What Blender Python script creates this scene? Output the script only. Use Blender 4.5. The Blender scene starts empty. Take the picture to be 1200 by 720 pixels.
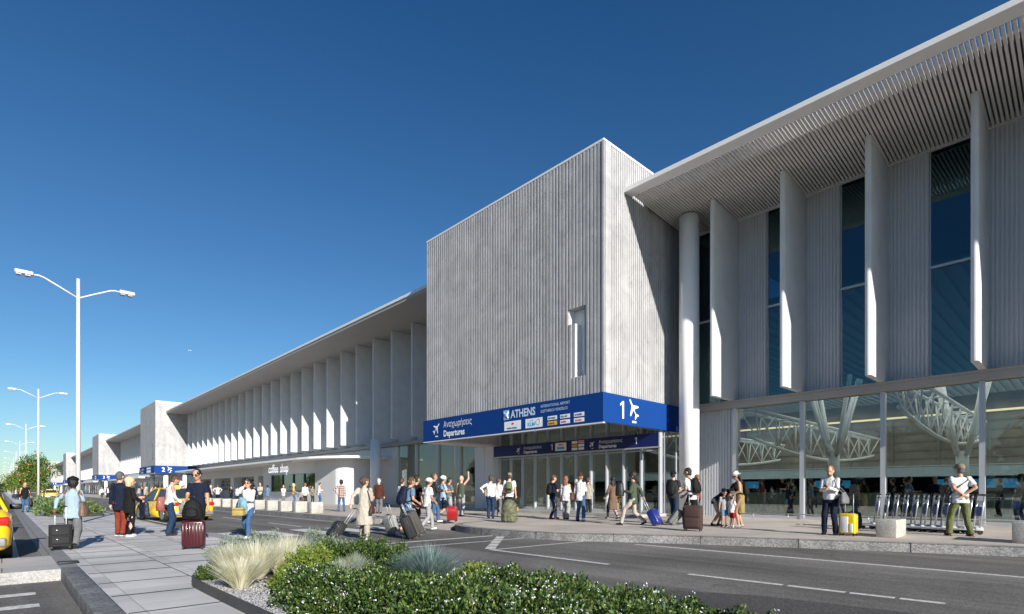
import bpy, bmesh, math, random
import numpy as np
from mathutils import Vector, Matrix, noise
R = math.radians
rnd = random.Random(7)
sc = bpy.context.scene
col = sc.collection

# ------------------------------------------------------------ camera
TH = R(43.05)
CT, ST = math.cos(TH), math.sin(TH)
CZ = 1.37
cd = bpy.data.cameras.new('camera')
cam = bpy.data.objects.new('camera', cd); col.objects.link(cam)
cam.location = (0, 0, CZ)
cam.rotation_euler = (R(90), 0, -TH)
cd.sensor_width = 36.0; cd.lens = 19.2
cd.shift_y = 215 / 1200
cd.clip_start = 0.05; cd.clip_end = 20000
sc.camera = cam

# ------------------------------------------------------------ world and sun
RAY = Vector((0.238, 1.0, -0.412)).normalized()      # direction the sunlight travels
SUN_EL = math.asin(-RAY.z)
w = bpy.data.worlds.new('World'); sc.world = w; w.use_nodes = True
nt = w.node_tree; nt.nodes.clear()
sky = nt.nodes.new('ShaderNodeTexSky'); sky.sky_type = 'NISHITA'; sky.sun_disc = False
sky.sun_elevation = SUN_EL
sky.sun_rotation = math.atan2(-RAY.x, -RAY.y)
sky.altitude = 0; sky.air_density = 1.0; sky.dust_density = 0.3; sky.ozone_density = 3.0
hs = nt.nodes.new('ShaderNodeHueSaturation'); hs.inputs['Saturation'].default_value = 1.0; hs.inputs['Value'].default_value = 1.0
bg = nt.nodes.new('ShaderNodeBackground'); bg.inputs['Strength'].default_value = 0.09
wo = nt.nodes.new('ShaderNodeOutputWorld')
tc = nt.nodes.new('ShaderNodeTexCoord'); sx = nt.nodes.new('ShaderNodeSeparateXYZ'); nt.links.new(tc.outputs['Generated'], sx.inputs[0])
rp = nt.nodes.new('ShaderNodeValToRGB'); nt.links.new(sx.outputs['Z'], rp.inputs[0])      # clear Mediterranean air: less yellow at the horizon
rp.color_ramp.elements[0].position = 0.0; rp.color_ramp.elements[0].color = (.66, .76, .80, 1)
rp.color_ramp.elements[1].position = .75; rp.color_ramp.elements[1].color = (.16, .47, .72, 1)
e_ = rp.color_ramp.elements.new(.18); e_.color = (.44, .66, .79, 1)
mu = nt.nodes.new('ShaderNodeVectorMath'); mu.operation = 'MULTIPLY'; nt.links.new(sky.outputs[0], mu.inputs[0]); nt.links.new(rp.outputs[0], mu.inputs[1])
nt.links.new(mu.outputs[0], hs.inputs['Color']); nt.links.new(hs.outputs[0], bg.inputs[0]); nt.links.new(bg.outputs[0], wo.inputs[0])
sd = bpy.data.lights.new('sun', 'SUN'); sd.energy = 5.0; sd.angle = R(0.5); sd.color = (1.0, 0.95, 0.87)
so = bpy.data.objects.new('sun', sd); col.objects.link(so)
so.rotation_euler = RAY.to_track_quat('-Z', 'Y').to_euler()
sc.view_settings.view_transform = 'Standard'; sc.view_settings.look = 'None'
sc.view_settings.gamma = 1.0; sc.view_settings.use_curve_mapping = False
sc.view_settings.exposure = 0.62
sc.render.engine = 'CYCLES'

# ------------------------------------------------------------ small helpers
def gp(px, py, z=0.0):
    """ground point of height z seen at photo pixel"""
    dx = (px - 600) / 640; t = (CZ - z) * 640 / (py - 575)
    return (t * (dx * CT + ST), t * (-dx * ST + CT))
def facing(x, y, deg):
    """0 = walking away from the viewer, 90 = to the right, 180 = to the viewer; returns rotation z of a +Y facing thing"""
    a = math.atan2(x, y)
    return -(a + R(deg))

MATS = {}
def mat(name, color=(.5, .5, .5), rough=.6, metal=0., var=.0, vscale=6., bump=0., bscale=30., spec=.5, emit=None, estr=0., coat=0.):
    if name in MATS: return MATS[name]
    m = bpy.data.materials.new(name); m.use_nodes = True; n = m.node_tree
    b = n.nodes['Principled BSDF']
    b.inputs['Base Color'].default_value = (*color, 1)
    b.inputs['Roughness'].default_value = rough; b.inputs['Metallic'].default_value = metal
    b.inputs['Specular IOR Level'].default_value = spec
    b.inputs['Coat Weight'].default_value = coat
    if emit: b.inputs['Emission Color'].default_value = (*emit, 1); b.inputs['Emission Strength'].default_value = estr
    if var > 0 or bump > 0:
        g = n.nodes.new('ShaderNodeTexCoord')
        if var > 0:
            t = n.nodes.new('ShaderNodeTexNoise'); t.inputs['Scale'].default_value = vscale; t.inputs['Detail'].default_value = 6
            n.links.new(g.outputs['Object'], t.inputs['Vector'])
            r = n.nodes.new('ShaderNodeMapRange'); r.inputs[1].default_value = .3; r.inputs[2].default_value = .7
            r.inputs[3].default_value = 1 - var; r.inputs[4].default_value = 1 + var
            n.links.new(t.outputs[0], r.inputs[0])
            mx = n.nodes.new('ShaderNodeVectorMath'); mx.operation = 'SCALE'
            mx.inputs[0].default_value = color; n.links.new(r.outputs[0], mx.inputs['Scale'])
            n.links.new(mx.outputs[0], b.inputs['Base Color'])
        if bump > 0:
            t2 = n.nodes.new('ShaderNodeTexNoise'); t2.inputs['Scale'].default_value = bscale; t2.inputs['Detail'].default_value = 4
            n.links.new(g.outputs['Object'], t2.inputs['Vector'])
            bp = n.nodes.new('ShaderNodeBump'); bp.inputs['Strength'].default_value = bump; bp.inputs['Distance'].default_value = .02
            n.links.new(t2.outputs[0], bp.inputs['Height']); n.links.new(bp.outputs[0], b.inputs['Normal'])
    MATS[name] = m
    return m
def srgb(r, g, b):
    f = lambda c: (c / 255 / 12.92) if c / 255 <= .04045 else ((c / 255 + .055) / 1.055) ** 2.4
    return (f(r), f(g), f(b))

def concrete(name, base, dark, scale=.35, stain=True, rough=.75):
    m = bpy.data.materials.new(name); m.use_nodes = True; n = m.node_tree; L = n.links
    b = n.nodes['Principled BSDF']; b.inputs['Roughness'].default_value = rough
    g = n.nodes.new('ShaderNodeNewGeometry')
    t = n.nodes.new('ShaderNodeTexNoise'); t.inputs['Scale'].default_value = scale; t.inputs['Detail'].default_value = 9; t.inputs['Roughness'].default_value = .62; t.inputs['Distortion'].default_value = 1.0
    L.new(g.outputs['Position'], t.inputs['Vector'])
    r = n.nodes.new('ShaderNodeValToRGB'); r.color_ramp.elements[0].position = .32; r.color_ramp.elements[1].position = .66
    r.color_ramp.elements[0].color = (*dark, 1); r.color_ramp.elements[1].color = (*base, 1)
    L.new(t.outputs[0], r.inputs[0])
    out = r.outputs[0]
    if stain:
        mp = n.nodes.new('ShaderNodeMapping'); mp.inputs['Scale'].default_value = (2.2, 2.2, .12)
        L.new(g.outputs['Position'], mp.inputs[0])
        s = n.nodes.new('ShaderNodeTexNoise'); s.inputs['Scale'].default_value = 1.4; s.inputs['Detail'].default_value = 6
        L.new(mp.outputs[0], s.inputs['Vector'])
        mr = n.nodes.new('ShaderNodeMapRange'); mr.inputs[1].default_value = .35; mr.inputs[2].default_value = .7; mr.inputs[3].default_value = .86; mr.inputs[4].default_value = 1.05
        L.new(s.outputs[0], mr.inputs[0])
        # fine cracks / veins
        v = n.nodes.new('ShaderNodeTexNoise'); v.inputs['Scale'].default_value = .55; v.inputs['Detail'].default_value = 7; v.inputs['Distortion'].default_value = 2.2
        L.new(g.outputs['Position'], v.inputs['Vector'])
        va = n.nodes.new('ShaderNodeMath'); va.operation = 'SUBTRACT'; va.inputs[1].default_value = .5; L.new(v.outputs[0], va.inputs[0])
        vb = n.nodes.new('ShaderNodeMath'); vb.operation = 'ABSOLUTE'; L.new(va.outputs[0], vb.inputs[0])
        vc = n.nodes.new('ShaderNodeMapRange'); vc.inputs[1].default_value = 0; vc.inputs[2].default_value = .012; vc.inputs[3].default_value = .8; vc.inputs[4].default_value = 1
        L.new(vb.outputs[0], vc.inputs[0])
        mm = n.nodes.new('ShaderNodeMath'); mm.operation = 'MULTIPLY'; L.new(mr.outputs[0], mm.inputs[0]); L.new(vc.outputs[0], mm.inputs[1])
        sc_ = n.nodes.new('ShaderNodeVectorMath'); sc_.operation = 'SCALE'; L.new(out, sc_.inputs[0]); L.new(mm.outputs[0], sc_.inputs['Scale'])
        out = sc_.outputs[0]
    L.new(out, b.inputs['Base Color'])
    t2 = n.nodes.new('ShaderNodeTexNoise'); t2.inputs['Scale'].default_value = 14; t2.inputs['Detail'].default_value = 5
    L.new(g.outputs['Position'], t2.inputs['Vector'])
    bp = n.nodes.new('ShaderNodeBump'); bp.inputs['Strength'].default_value = .25; bp.inputs['Distance'].default_value = .01
    L.new(t2.outputs[0], bp.inputs['Height']); L.new(bp.outputs[0], b.inputs['Normal'])
    MATS[name] = m
    return m

def glassmat(name, tint, fac_lo, fac_hi, gl=(.9, .95, 1), powr=1., blend=.35):
    m = bpy.data.materials.new(name); m.use_nodes = True; n = m.node_tree; n.nodes.clear(); L = n.links
    o = n.nodes.new('ShaderNodeOutputMaterial'); mx = n.nodes.new('ShaderNodeMixShader')
    tr = n.nodes.new('ShaderNodeBsdfTransparent'); tr.inputs[0].default_value = (*tint, 1)
    gs = n.nodes.new('ShaderNodeBsdfGlossy'); gs.inputs['Roughness'].default_value = .01; gs.inputs[0].default_value = (*gl, 1)
    lw = n.nodes.new('ShaderNodeLayerWeight'); lw.inputs[0].default_value = blend
    mr = n.nodes.new('ShaderNodeMapRange'); mr.inputs[3].default_value = fac_lo; mr.inputs[4].default_value = fac_hi
    pw = n.nodes.new('ShaderNodeMath'); pw.operation = 'POWER'; pw.inputs[1].default_value = powr; L.new(lw.outputs['Facing'], pw.inputs[0]); L.new(pw.outputs[0], mr.inputs[0]); L.new(mr.outputs[0], mx.inputs[0])
    L.new(tr.outputs[0], mx.inputs[1]); L.new(gs.outputs[0], mx.inputs[2]); L.new(mx.outputs[0], o.inputs[0])
    MATS[name] = m
    return m

class MB:
    """collects geometry for one mesh"""
    def __init__(s): s.v = []; s.f = []; s.m = []; s.sm = []
    def add(s, vs, fs, mi=0, sm=False):
        k = len(s.v); s.v += [tuple(p) for p in vs]
        for f in fs: s.f.append(tuple(i + k for i in f)); s.m.append(mi); s.sm.append(sm)
    def box(s, x0, x1, y0, y1, z0, z1, mi=0):
        v = [(x, y, z) for z in (z0, z1) for y in (y0, y1) for x in (x0, x1)]
        s.add(v, [(0, 2, 3, 1), (4, 5, 7, 6), (0, 1, 5, 4), (2, 6, 7, 3), (0, 4, 6, 2), (1, 3, 7, 5)], mi)
    def obox(s, c, ax, ay, az, hx, hy, hz, mi=0):
        c = Vector(c); v = [c + ax * (hx * i) + ay * (hy * j) + az * (hz * k) for k in (-1, 1) for j in (-1, 1) for i in (-1, 1)]
        s.add(v, [(0, 2, 3, 1), (4, 5, 7, 6), (0, 1, 5, 4), (2, 6, 7, 3), (0, 4, 6, 2), (1, 3, 7, 5)], mi)
    def rbox(s, x0, x1, y0, y1, z0, z1, r=.03, mi=0, seg=2):
        """box with rounded vertical and horizontal edges (superellipse-like stack)"""
        b = bmesh.new(); bmesh.ops.create_cube(b, size=1)
        for v in b.verts: v.co = Vector(((x0 + x1) / 2 + v.co.x * (x1 - x0), (y0 + y1) / 2 + v.co.y * (y1 - y0), (z0 + z1) / 2 + v.co.z * (z1 - z0)))
        bmesh.ops.bevel(b, geom=b.edges[:], offset=r, segments=seg, affect='EDGES', profile=.5)
        b.verts.index_update()
        s.add([v.co for v in b.verts], [[v.index for v in f.verts] for f in b.faces], mi, True); b.free()
    def prism(s, poly, z0, z1, mi=0, sm=False):
        n = len(poly); v = [(x, y, z0) for x, y in poly] + [(x, y, z1) for x, y in poly]
        s.add(v, [tuple(range(n - 1, -1, -1)), tuple(range(n, 2 * n))], mi)
        s.add(v, [(i, (i + 1) % n, n + (i + 1) % n, n + i) for i in range(n)], mi, sm)
    def tube(s, pts, rad, n=10, mi=0, cap=True, sm=True, sq=1., up=None):
        pts = [Vector(p) for p in pts]; rings = []
        if not hasattr(rad, '__len__'): rad = [rad] * len(pts)
        prev = None
        for i, p in enumerate(pts):
            d = (pts[min(i + 1, len(pts) - 1)] - pts[max(i - 1, 0)]).normalized()
            a = Vector(up) if up is not None else (prev if prev is not None else (Vector((0, 0, 1)) if abs(d.z) < .9 else Vector((0, 1, 0))))
            x = (a - d * a.dot(d)).normalized(); y = d.cross(x); prev = x
            r = rad[i]; rx, ry = r if hasattr(r, '__len__') else (r, r); rx *= sq; ry *= sq
            rings.append([p + x * (rx * math.cos(2 * math.pi * j / n)) + y * (ry * math.sin(2 * math.pi * j / n)) for j in range(n)])
        v = [q for r in rings for q in r]; f = []
        for i in range(len(pts) - 1):
            for j in range(n): f.append((i * n + j, i * n + (j + 1) % n, (i + 1) * n + (j + 1) % n, (i + 1) * n + j))
        s.add(v, f, mi, sm)
        if cap:
            k = len(s.v) - len(v)
            s.f.append(tuple(k + j for j in range(n - 1, -1, -1))); s.m.append(mi); s.sm.append(False)
            s.f.append(tuple(k + (len(pts) - 1) * n + j for j in range(n))); s.m.append(mi); s.sm.append(False)
    def ball(s, c, rx, ry=None, rz=None, n=12, k=8, mi=0, rot=None):
        ry = rx if ry is None else ry; rz = rx if rz is None else rz; c = Vector(c); v = [Vector((0, 0, -rz))]
        for i in range(1, k):
            a = -math.pi / 2 + math.pi * i / k
            for j in range(n):
                b = 2 * math.pi * j / n; v.append(Vector((rx * math.cos(a) * math.cos(b), ry * math.cos(a) * math.sin(b), rz * math.sin(a))))
        v.append(Vector((0, 0, rz)))
        if rot is not None: v = [rot @ q for q in v]
        v = [c + q for q in v]; f = []
        for j in range(n): f.append((0, 1 + (j + 1) % n, 1 + j))
        for i in range(k - 2):
            for j in range(n):
                a = 1 + i * n; f.append((a + j, a + (j + 1) % n, a + n + (j + 1) % n, a + n + j))
        a = 1 + (k - 2) * n; t = len(v) - 1
        for j in range(n): f.append((a + j, a + (j + 1) % n, t))
        s.add(v, f, mi, True)
    def cap(s, a, b, ra, rb, n=10, mi=0):
        s.tube([a, b], [ra, rb], n, mi); s.ball(a, ra, n=n, k=6, mi=mi); s.ball(b, rb, n=n, k=6, mi=mi)
    def mesh(s, name, mats):
        me = bpy.data.meshes.new(name); me.from_pydata(s.v, [], s.f)
        for m in (mats if isinstance(mats, (list, tuple)) else [mats]): me.materials.append(m)
        me.polygons.foreach_set('material_index', s.m); me.polygons.foreach_set('use_smooth', s.sm); me.update()
        return me
    def build(s, name, mats, parent=None, loc=None, rz=None):
        o = bpy.data.objects.new(name, s.mesh(name, mats)); col.objects.link(o)
        if parent is not None: o.parent = parent
        if loc is not None: o.location = loc
        if rz is not None: o.rotation_euler.z = rz
        return o

def tag(o, label=None, cat=None, group=None, kind=None):
    if label: o['label'] = label
    if cat: o['category'] = cat
    if group: o['group'] = group
    if kind: o['kind'] = kind
    return o
def empty(name, loc=(0, 0, 0), rz=0., label=None, cat=None, group=None):
    o = bpy.data.objects.new(name, None); col.objects.link(o); o.empty_display_size = .1
    o.location = loc; o.rotation_euler = (0, 0, rz)
    return tag(o, label, cat, group)
def struct(name, mb, mats):
    o = mb.build(name, mats); o['kind'] = 'structure'; return o
def copy_tree(o, parent=None, kids=None):
    c = o.copy(); col.objects.link(c)
    if parent is not None: c.parent = parent
    for ch in (KIDS.get(o.name, [])): copy_tree(ch, c)
    return c
KIDS = {}
def index_kids():
    KIDS.clear()
    for o in bpy.data.objects:
        if o.parent: KIDS.setdefault(o.parent.name, []).append(o)
dg = None
def remeshed(mb, voxel, smooth=2, amp=0., nscale=9., seed=0, dens=None):
    """union of the pieces as one smooth continuous surface; returns (verts, faces)"""
    me = mb.mesh('tmp', []); o = bpy.data.objects.new('tmp', me); col.objects.link(o)
    m = o.modifiers.new('r', 'REMESH'); m.mode = 'VOXEL'; m.voxel_size = voxel; m.use_smooth_shade = True
    if smooth:
        s = o.modifiers.new('s', 'SMOOTH'); s.factor = .5; s.iterations = smooth
    g = bpy.context.evaluated_depsgraph_get(); ev = o.evaluated_get(g).to_mesh()
    nv = len(ev.vertices); co = np.empty(nv * 3, 'f'); ev.vertices.foreach_get('co', co); co = co.reshape(-1, 3)
    no = np.empty(nv * 3, 'f'); ev.vertices.foreach_get('normal', no); no = no.reshape(-1, 3)
    fs = [tuple(p.vertices) for p in ev.polygons]
    if amp:
        ph = seed * 3.7
        d = np.array([noise.noise(Vector((c[0] * nscale + ph, c[1] * nscale, c[2] * nscale * .55))) + .5 * noise.noise(Vector((c[0] * nscale * 2.3, c[1] * nscale * 2.3 + ph, c[2] * nscale * 1.5))) for c in co], 'f')
        co = co + no * (d * amp)[:, None]
    o.evaluated_get(g).to_mesh_clear(); bpy.data.objects.remove(o); bpy.data.meshes.remove(me)
    return [tuple(c) for c in co.tolist()], fs

def text_mb(mb, s, size, org, right, up, nrm, mi=0, depth=.01, align='LEFT', bold=0., xs=1.):
    """adds lettering as thin raised letters to the mesh"""
    cu = bpy.data.curves.new('t', 'FONT'); cu.body = s; cu.size = size; cu.align_x = align; cu.extrude = 0; cu.offset = bold; cu.resolution_u = 2
    o = bpy.data.objects.new('t', cu); col.objects.link(o)
    g = bpy.context.evaluated_depsgraph_get(); ev = o.evaluated_get(g).to_mesh()
    right, up, nrm, org = Vector(right), Vector(up), Vector(nrm), Vector(org)
    vs = [org + right * (v.co.x * xs) + up * v.co.y + nrm * depth for v in ev.vertices]
    fs = [tuple(p.vertices) for p in ev.polygons]
    mb.add(vs, fs, mi)
    o.evaluated_get(g).to_mesh_clear(); bpy.data.objects.remove(o); bpy.data.curves.remove(cu)

PLANE = [(0, 1.0), (.09, .86), (.11, .35), (.80, -.12), (.80, -.28), (.11, -.05), (.09, -.52), (.34, -.74), (.34, -.88), (0, -.76),
         (-.34, -.88), (-.34, -.74), (-.09, -.52), (-.11, -.05), (-.80, -.28), (-.80, -.12), (-.11, .35), (-.09, .86)]
def plane_icon(mb, c, size, right, up, nrm, rot, mi=0, depth=.01, bar=True):
    right, up, nrm, c = Vector(right), Vector(up), Vector(nrm), Vector(c)
    ca, sa = math.cos(rot), math.sin(rot); P = []
    for x, y in PLANE:
        x *= .9; X, Y = x * ca - y * sa, x * sa + y * ca
        P.append(c + right * (X * size) + up * (Y * size) + nrm * depth)
    n = len(P); ctr = c + nrm * depth
    mb.add(P + [ctr], [(i, (i + 1) % n, n) for i in range(n)], mi)
    if bar:
        a = c - up * size * 1.15 + nrm * depth + right * size * .1
        mb.add([a - right * size * .3, a + right * size * .3, a + right * size * .3 + up * size * .16, a - right * size * .3 + up * size * .16], [(0, 1, 2, 3)], mi)
def quad(mb, c, w, h, right, up, nrm, depth, mi):
    c, right, up, nrm = Vector(c), Vector(right), Vector(up), Vector(nrm); c = c + nrm * depth
    mb.add([c - right * w / 2 - up * h / 2, c + right * w / 2 - up * h / 2, c + right * w / 2 + up * h / 2, c - right * w / 2 + up * h / 2], [(0, 1, 2, 3)], mi)
# ============================================================ materials of the place
CONC = concrete('board_concrete', (.45, .45, .455), (.345, .345, .352), .9)
CONC_D = mat('shaded_groove', (.34, .34, .34), .8, var=.1)
WHITE = mat('white_paint', (.80, .80, .80), .5, var=.03, vscale=1.5)
FINM = mat('white_fin', (.60, .61, .625), .55, var=.06, vscale=1.2, bump=.1, bscale=6)
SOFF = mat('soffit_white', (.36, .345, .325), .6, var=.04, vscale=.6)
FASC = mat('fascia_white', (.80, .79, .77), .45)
SLATM = mat('slat_white', (.64, .62, .59), .6)
ALU = mat('aluminium_frame', (.52, .54, .57), .38, metal=.35)
PANEL = mat('ribbed_metal_panel', (.56, .575, .60), .5, metal=0, var=.05, vscale=.8)
WALLP = mat('pale_cladding', (.66, .66, .66), .5, var=.03, vscale=.7)
GLASS = glassmat('facade_glass', (.60, .67, .68), .07, .85, powr=3.4, blend=.5)
GLASSU = glassmat('upper_glass', (.30, .44, .50), .32, .95, (.16, .26, .30))
BLUE = mat('sign_blue', (.004, .044, .21), .7, spec=.15)
NAVY = mat('sign_navy', (.005, .016, .12), .5)
WTXT = mat('sign_white', (.85, .86, .88), .5)
LBLU = mat('sign_light_blue', (.25, .50, .85), .5)
CYAN = mat('sign_cyan', (.02, .45, .75), .5)
REDS = mat('sign_red', (.7, .02, .03), .5)
YELS = mat('sign_yellow', (.85, .42, .02), .5)
NBLU = mat('sign_dark_blue', (.01, .03, .25), .5)
BLK = mat('black_plastic', (.012, .012, .014), .45)
DARK = mat('dark_interior', (.03, .03, .032), .8)

def ground_mat(name, base, dark, big=.25, grain=60., gamp=.25, bump=.3, cracks=False, rough=.85):
    m = bpy.data.materials.new(name); m.use_nodes = True; n = m.node_tree; L = n.links
    b = n.nodes['Principled BSDF']; b.inputs['Roughness'].default_value = rough; b.inputs['Specular IOR Level'].default_value = .3
    g = n.nodes.new('ShaderNodeNewGeometry')
    t = n.nodes.new('ShaderNodeTexNoise'); t.inputs['Scale'].default_value = big; t.inputs['Detail'].default_value = 8; t.inputs['Distortion'].default_value = .6
    L.new(g.outputs['Position'], t.inputs['Vector'])
    r = n.nodes.new('ShaderNodeValToRGB'); r.color_ramp.elements[0].position = .33; r.color_ramp.elements[1].position = .67
    r.color_ramp.elements[0].color = (*dark, 1); r.color_ramp.elements[1].color = (*base, 1); L.new(t.outputs[0], r.inputs[0])
    v = n.nodes.new('ShaderNodeTexVoronoi'); v.inputs['Scale'].default_value = grain; L.new(g.outputs['Position'], v.inputs['Vector'])
    s = n.nodes.new('ShaderNodeSeparateColor'); L.new(v.outputs['Color'], s.inputs[0])
    mr = n.nodes.new('ShaderNodeMapRange'); mr.inputs[3].default_value = 1 - gamp; mr.inputs[4].default_value = 1 + gamp; L.new(s.outputs[0], mr.inputs[0])
    val = mr.outputs[0]
    if cracks:
        c = n.nodes.new('ShaderNodeTexVoronoi'); c.feature = 'DISTANCE_TO_EDGE'; c.inputs['Scale'].default_value = .16
        dn = n.nodes.new('ShaderNodeTexNoise'); dn.inputs['Scale'].default_value = 1.3; dn.inputs['Detail'].default_value = 5
        L.new(g.outputs['Position'], dn.inputs['Vector'])
        av = n.nodes.new('ShaderNodeVectorMath'); av.operation = 'MULTIPLY_ADD'; av.inputs[1].default_value = (1.4, 1.4, 0)
        L.new(dn.outputs['Color'], av.inputs[0]); L.new(g.outputs['Position'], av.inputs[2]); L.new(av.outputs[0], c.inputs['Vector'])
        cm = n.nodes.new('ShaderNodeMapRange'); cm.inputs[1].default_value = 0; cm.inputs[2].default_value = .004; cm.inputs[3].default_value = .62; cm.inputs[4].default_value = 1
        L.new(c.outputs['Distance'], cm.inputs[0])
        # long tyre-polished streaks along the carriageway
        mp = n.nodes.new('ShaderNodeMapping'); mp.inputs['Scale'].default_value = (1.6, .05, 1); L.new(g.outputs['Position'], mp.inputs[0])
        st = n.nodes.new('ShaderNodeTexNoise'); st.inputs['Scale'].default_value = 1.; st.inputs['Detail'].default_value = 5; L.new(mp.outputs[0], st.inputs['Vector'])
        sm = n.nodes.new('ShaderNodeMapRange'); sm.inputs[1].default_value = .35; sm.inputs[2].default_value = .65; sm.inputs[3].default_value = .70; sm.inputs[4].default_value = 1.2; L.new(st.outputs[0], sm.inputs[0])
        m1 = n.nodes.new('ShaderNodeMath'); m1.operation = 'MULTIPLY'; L.new(cm.outputs[0], m1.inputs[0]); L.new(sm.outputs[0], m1.inputs[1])
        m2 = n.nodes.new('ShaderNodeMath'); m2.operation = 'MULTIPLY'; L.new(m1.outputs[0], m2.inputs[0]); L.new(val, m2.inputs[1]); val = m2.outputs[0]
    sc_ = n.nodes.new('ShaderNodeVectorMath'); sc_.operation = 'SCALE'; L.new(r.outputs[0], sc_.inputs[0]); L.new(val, sc_.inputs['Scale'])
    L.new(sc_.outputs[0], b.inputs['Base Color'])
    if bump:
        bp = n.nodes.new('ShaderNodeBump'); bp.inputs['Strength'].default_value = bump; bp.inputs['Distance'].default_value = .006
        L.new(v.outputs['Distance'], bp.inputs['Height']); L.new(bp.outputs[0], b.inputs['Normal'])
    MATS[name] = m
    return m
ASPH = ground_mat('asphalt', (.180, .170, .160), (.108, .102, .096), .3, 55, .35, .5, True)
ASPH2 = ground_mat('dark_asphalt', (.085, .080, .077), (.06, .057, .055), .5, 60, .5, .5)
PAVR = ground_mat('forecourt_concrete', (.50, .44, .39), (.38, .34, .30), .5, 40, .08, .1)
GRAN = ground_mat('granite_kerb', (.27, .265, .26), (.17, .168, .165), 3., 38, .38, .3)
GRANL = ground_mat('pale_granite', (.40, .39, .38), (.30, .295, .29), 2., 60, .25, .2)
EARTH = ground_mat('dusty_ground', (.16, .15, .12), (.11, .10, .08), .05, 3, .1, 0)
LINE = mat('road_paint', (.56, .55, .52), .7, var=.34, vscale=14)

def slab_mat(name, bw, bh, c1, c2, mortar, rot=False, ms=.010, off=.5, bias=0.):
    m = bpy.data.materials.new(name); m.use_nodes = True; n = m.node_tree; L = n.links
    b = n.nodes['Principled BSDF']; b.inputs['Roughness'].default_value = .7; b.inputs['Specular IOR Level'].default_value = .35
    g = n.nodes.new('ShaderNodeNewGeometry'); mp = n.nodes.new('ShaderNodeMapping')
    if rot: mp.inputs['Rotation'].default_value = (0, 0, R(90))
    L.new(g.outputs['Position'], mp.inputs[0])
    br = n.nodes.new('ShaderNodeTexBrick'); br.inputs['Scale'].default_value = 1; br.inputs['Brick Width'].default_value = bw; br.inputs['Row Height'].default_value = bh
    br.inputs['Mortar Size'].default_value = ms; br.inputs['Mortar Smooth'].default_value = .2; br.offset = off; br.inputs['Bias'].default_value = bias
    br.inputs['Color1'].default_value = (*c1, 1); br.inputs['Color2'].default_value = (*c2, 1); br.inputs['Mortar'].default_value = (*mortar, 1)
    L.new(mp.outputs[0], br.inputs['Vector'])
    t = n.nodes.new('ShaderNodeTexNoise'); t.inputs['Scale'].default_value = .8; t.inputs['Detail'].default_value = 9; L.new(g.outputs['Position'], t.inputs['Vector'])
    mr = n.nodes.new('ShaderNodeMapRange'); mr.inputs[1].default_value = .3; mr.inputs[2].default_value = .7; mr.inputs[3].default_value = .84; mr.inputs[4].default_value = 1.1; L.new(t.outputs[0], mr.inputs[0])
    t3 = n.nodes.new('ShaderNodeTexNoise'); t3.inputs['Scale'].default_value = 90; t3.inputs['Detail'].default_value = 2; L.new(g.outputs['Position'], t3.inputs['Vector'])
    mr3 = n.nodes.new('ShaderNodeMapRange'); mr3.inputs[3].default_value = .88; mr3.inputs[4].default_value = 1.12; L.new(t3.outputs[0], mr3.inputs[0])
    mm = n.nodes.new('ShaderNodeMath'); mm.operation = 'MULTIPLY'; L.new(mr.outputs[0], mm.inputs[0]); L.new(mr3.outputs[0], mm.inputs[1])
    s = n.nodes.new('ShaderNodeVectorMath'); s.operation = 'SCALE'; L.new(br.outputs['Color'], s.inputs[0]); L.new(mm.outputs[0], s.inputs['Scale'])
    L.new(s.outputs[0], b.inputs['Base Color'])
    bp = n.nodes.new('ShaderNodeBump'); bp.inputs['Strength'].default_value = .6; bp.inputs['Distance'].default_value = .02; bp.invert = True
    L.new(br.outputs['Fac'], bp.inputs['Height']); L.new(bp.outputs[0], b.inputs['Normal'])
    MATS[name] = m
    return m
SLAB = slab_mat('stone_slabs', .625, 1.15, (.60, .58, .565), (.43, .42, .41), (.36, .35, .34), rot=True, ms=.006)
SLABD = slab_mat('grey_slabs', 1.6, .9, (.46, .44, .43), (.38, .37, .36), (.12, .115, .11))

# ============================================================ ground
g = MB(); g.add([(-4000, -4000, -.2), (4000, -4000, -.2), (4000, 6000, -.2), (-4000, 6000, -.2)], [(0, 1, 2, 3)]); struct('ground', g, EARTH)
g = MB(); g.add([(4.5, -40, 0), (26, -40, 0), (26, 520, 0), (4.5, 520, 0)], [(0, 1, 2, 3)]); struct('road', g, ASPH)
g = MB(); g.add([(4.52, -20, .004), (7.2, -20, .004), (7.45, 1.2, .004), (7.2, 3.0, .004), (6.6, 4.2, .004), (5.6, 5.3, .004), (4.52, 5.6, .004)], [tuple(range(7))]); struct('dark_road_area', g, ASPH2)  # darker tone over the near edge of the carriageway
g = MB(); g.add([(-9, -40, -.13), (.72, -40, -.13), (.72, 11.8, -.13), (-9, 11.8, -.13)], [(0, 1, 2, 3)])
g.add([(-9, 14.4, -.0), (.60, 14.4, -.0), (.60, 520, -.0), (-9, 520, -.0)], [(0, 1, 2, 3)]); struct('side_road', g, ASPH)
g = MB(); g.add([(-9, 11.95, .055), (.72, 11.95, .055), (.72, 14.4, .055), (-9, 14.4, .055)], [(0, 1, 2, 3)])
g.add([(-9, 14.4, .055), (.72, 14.4, .055), (.72, 14.4, -.13), (-9, 14.4, -.13)], [(0, 1, 2, 3)])
struct('raised_crossing', g, SLABD)
g = MB(); g.box(-9, .72, 11.8, 11.95, -.19, .06); struct('crossing_kerb', g, GRANL)
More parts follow.
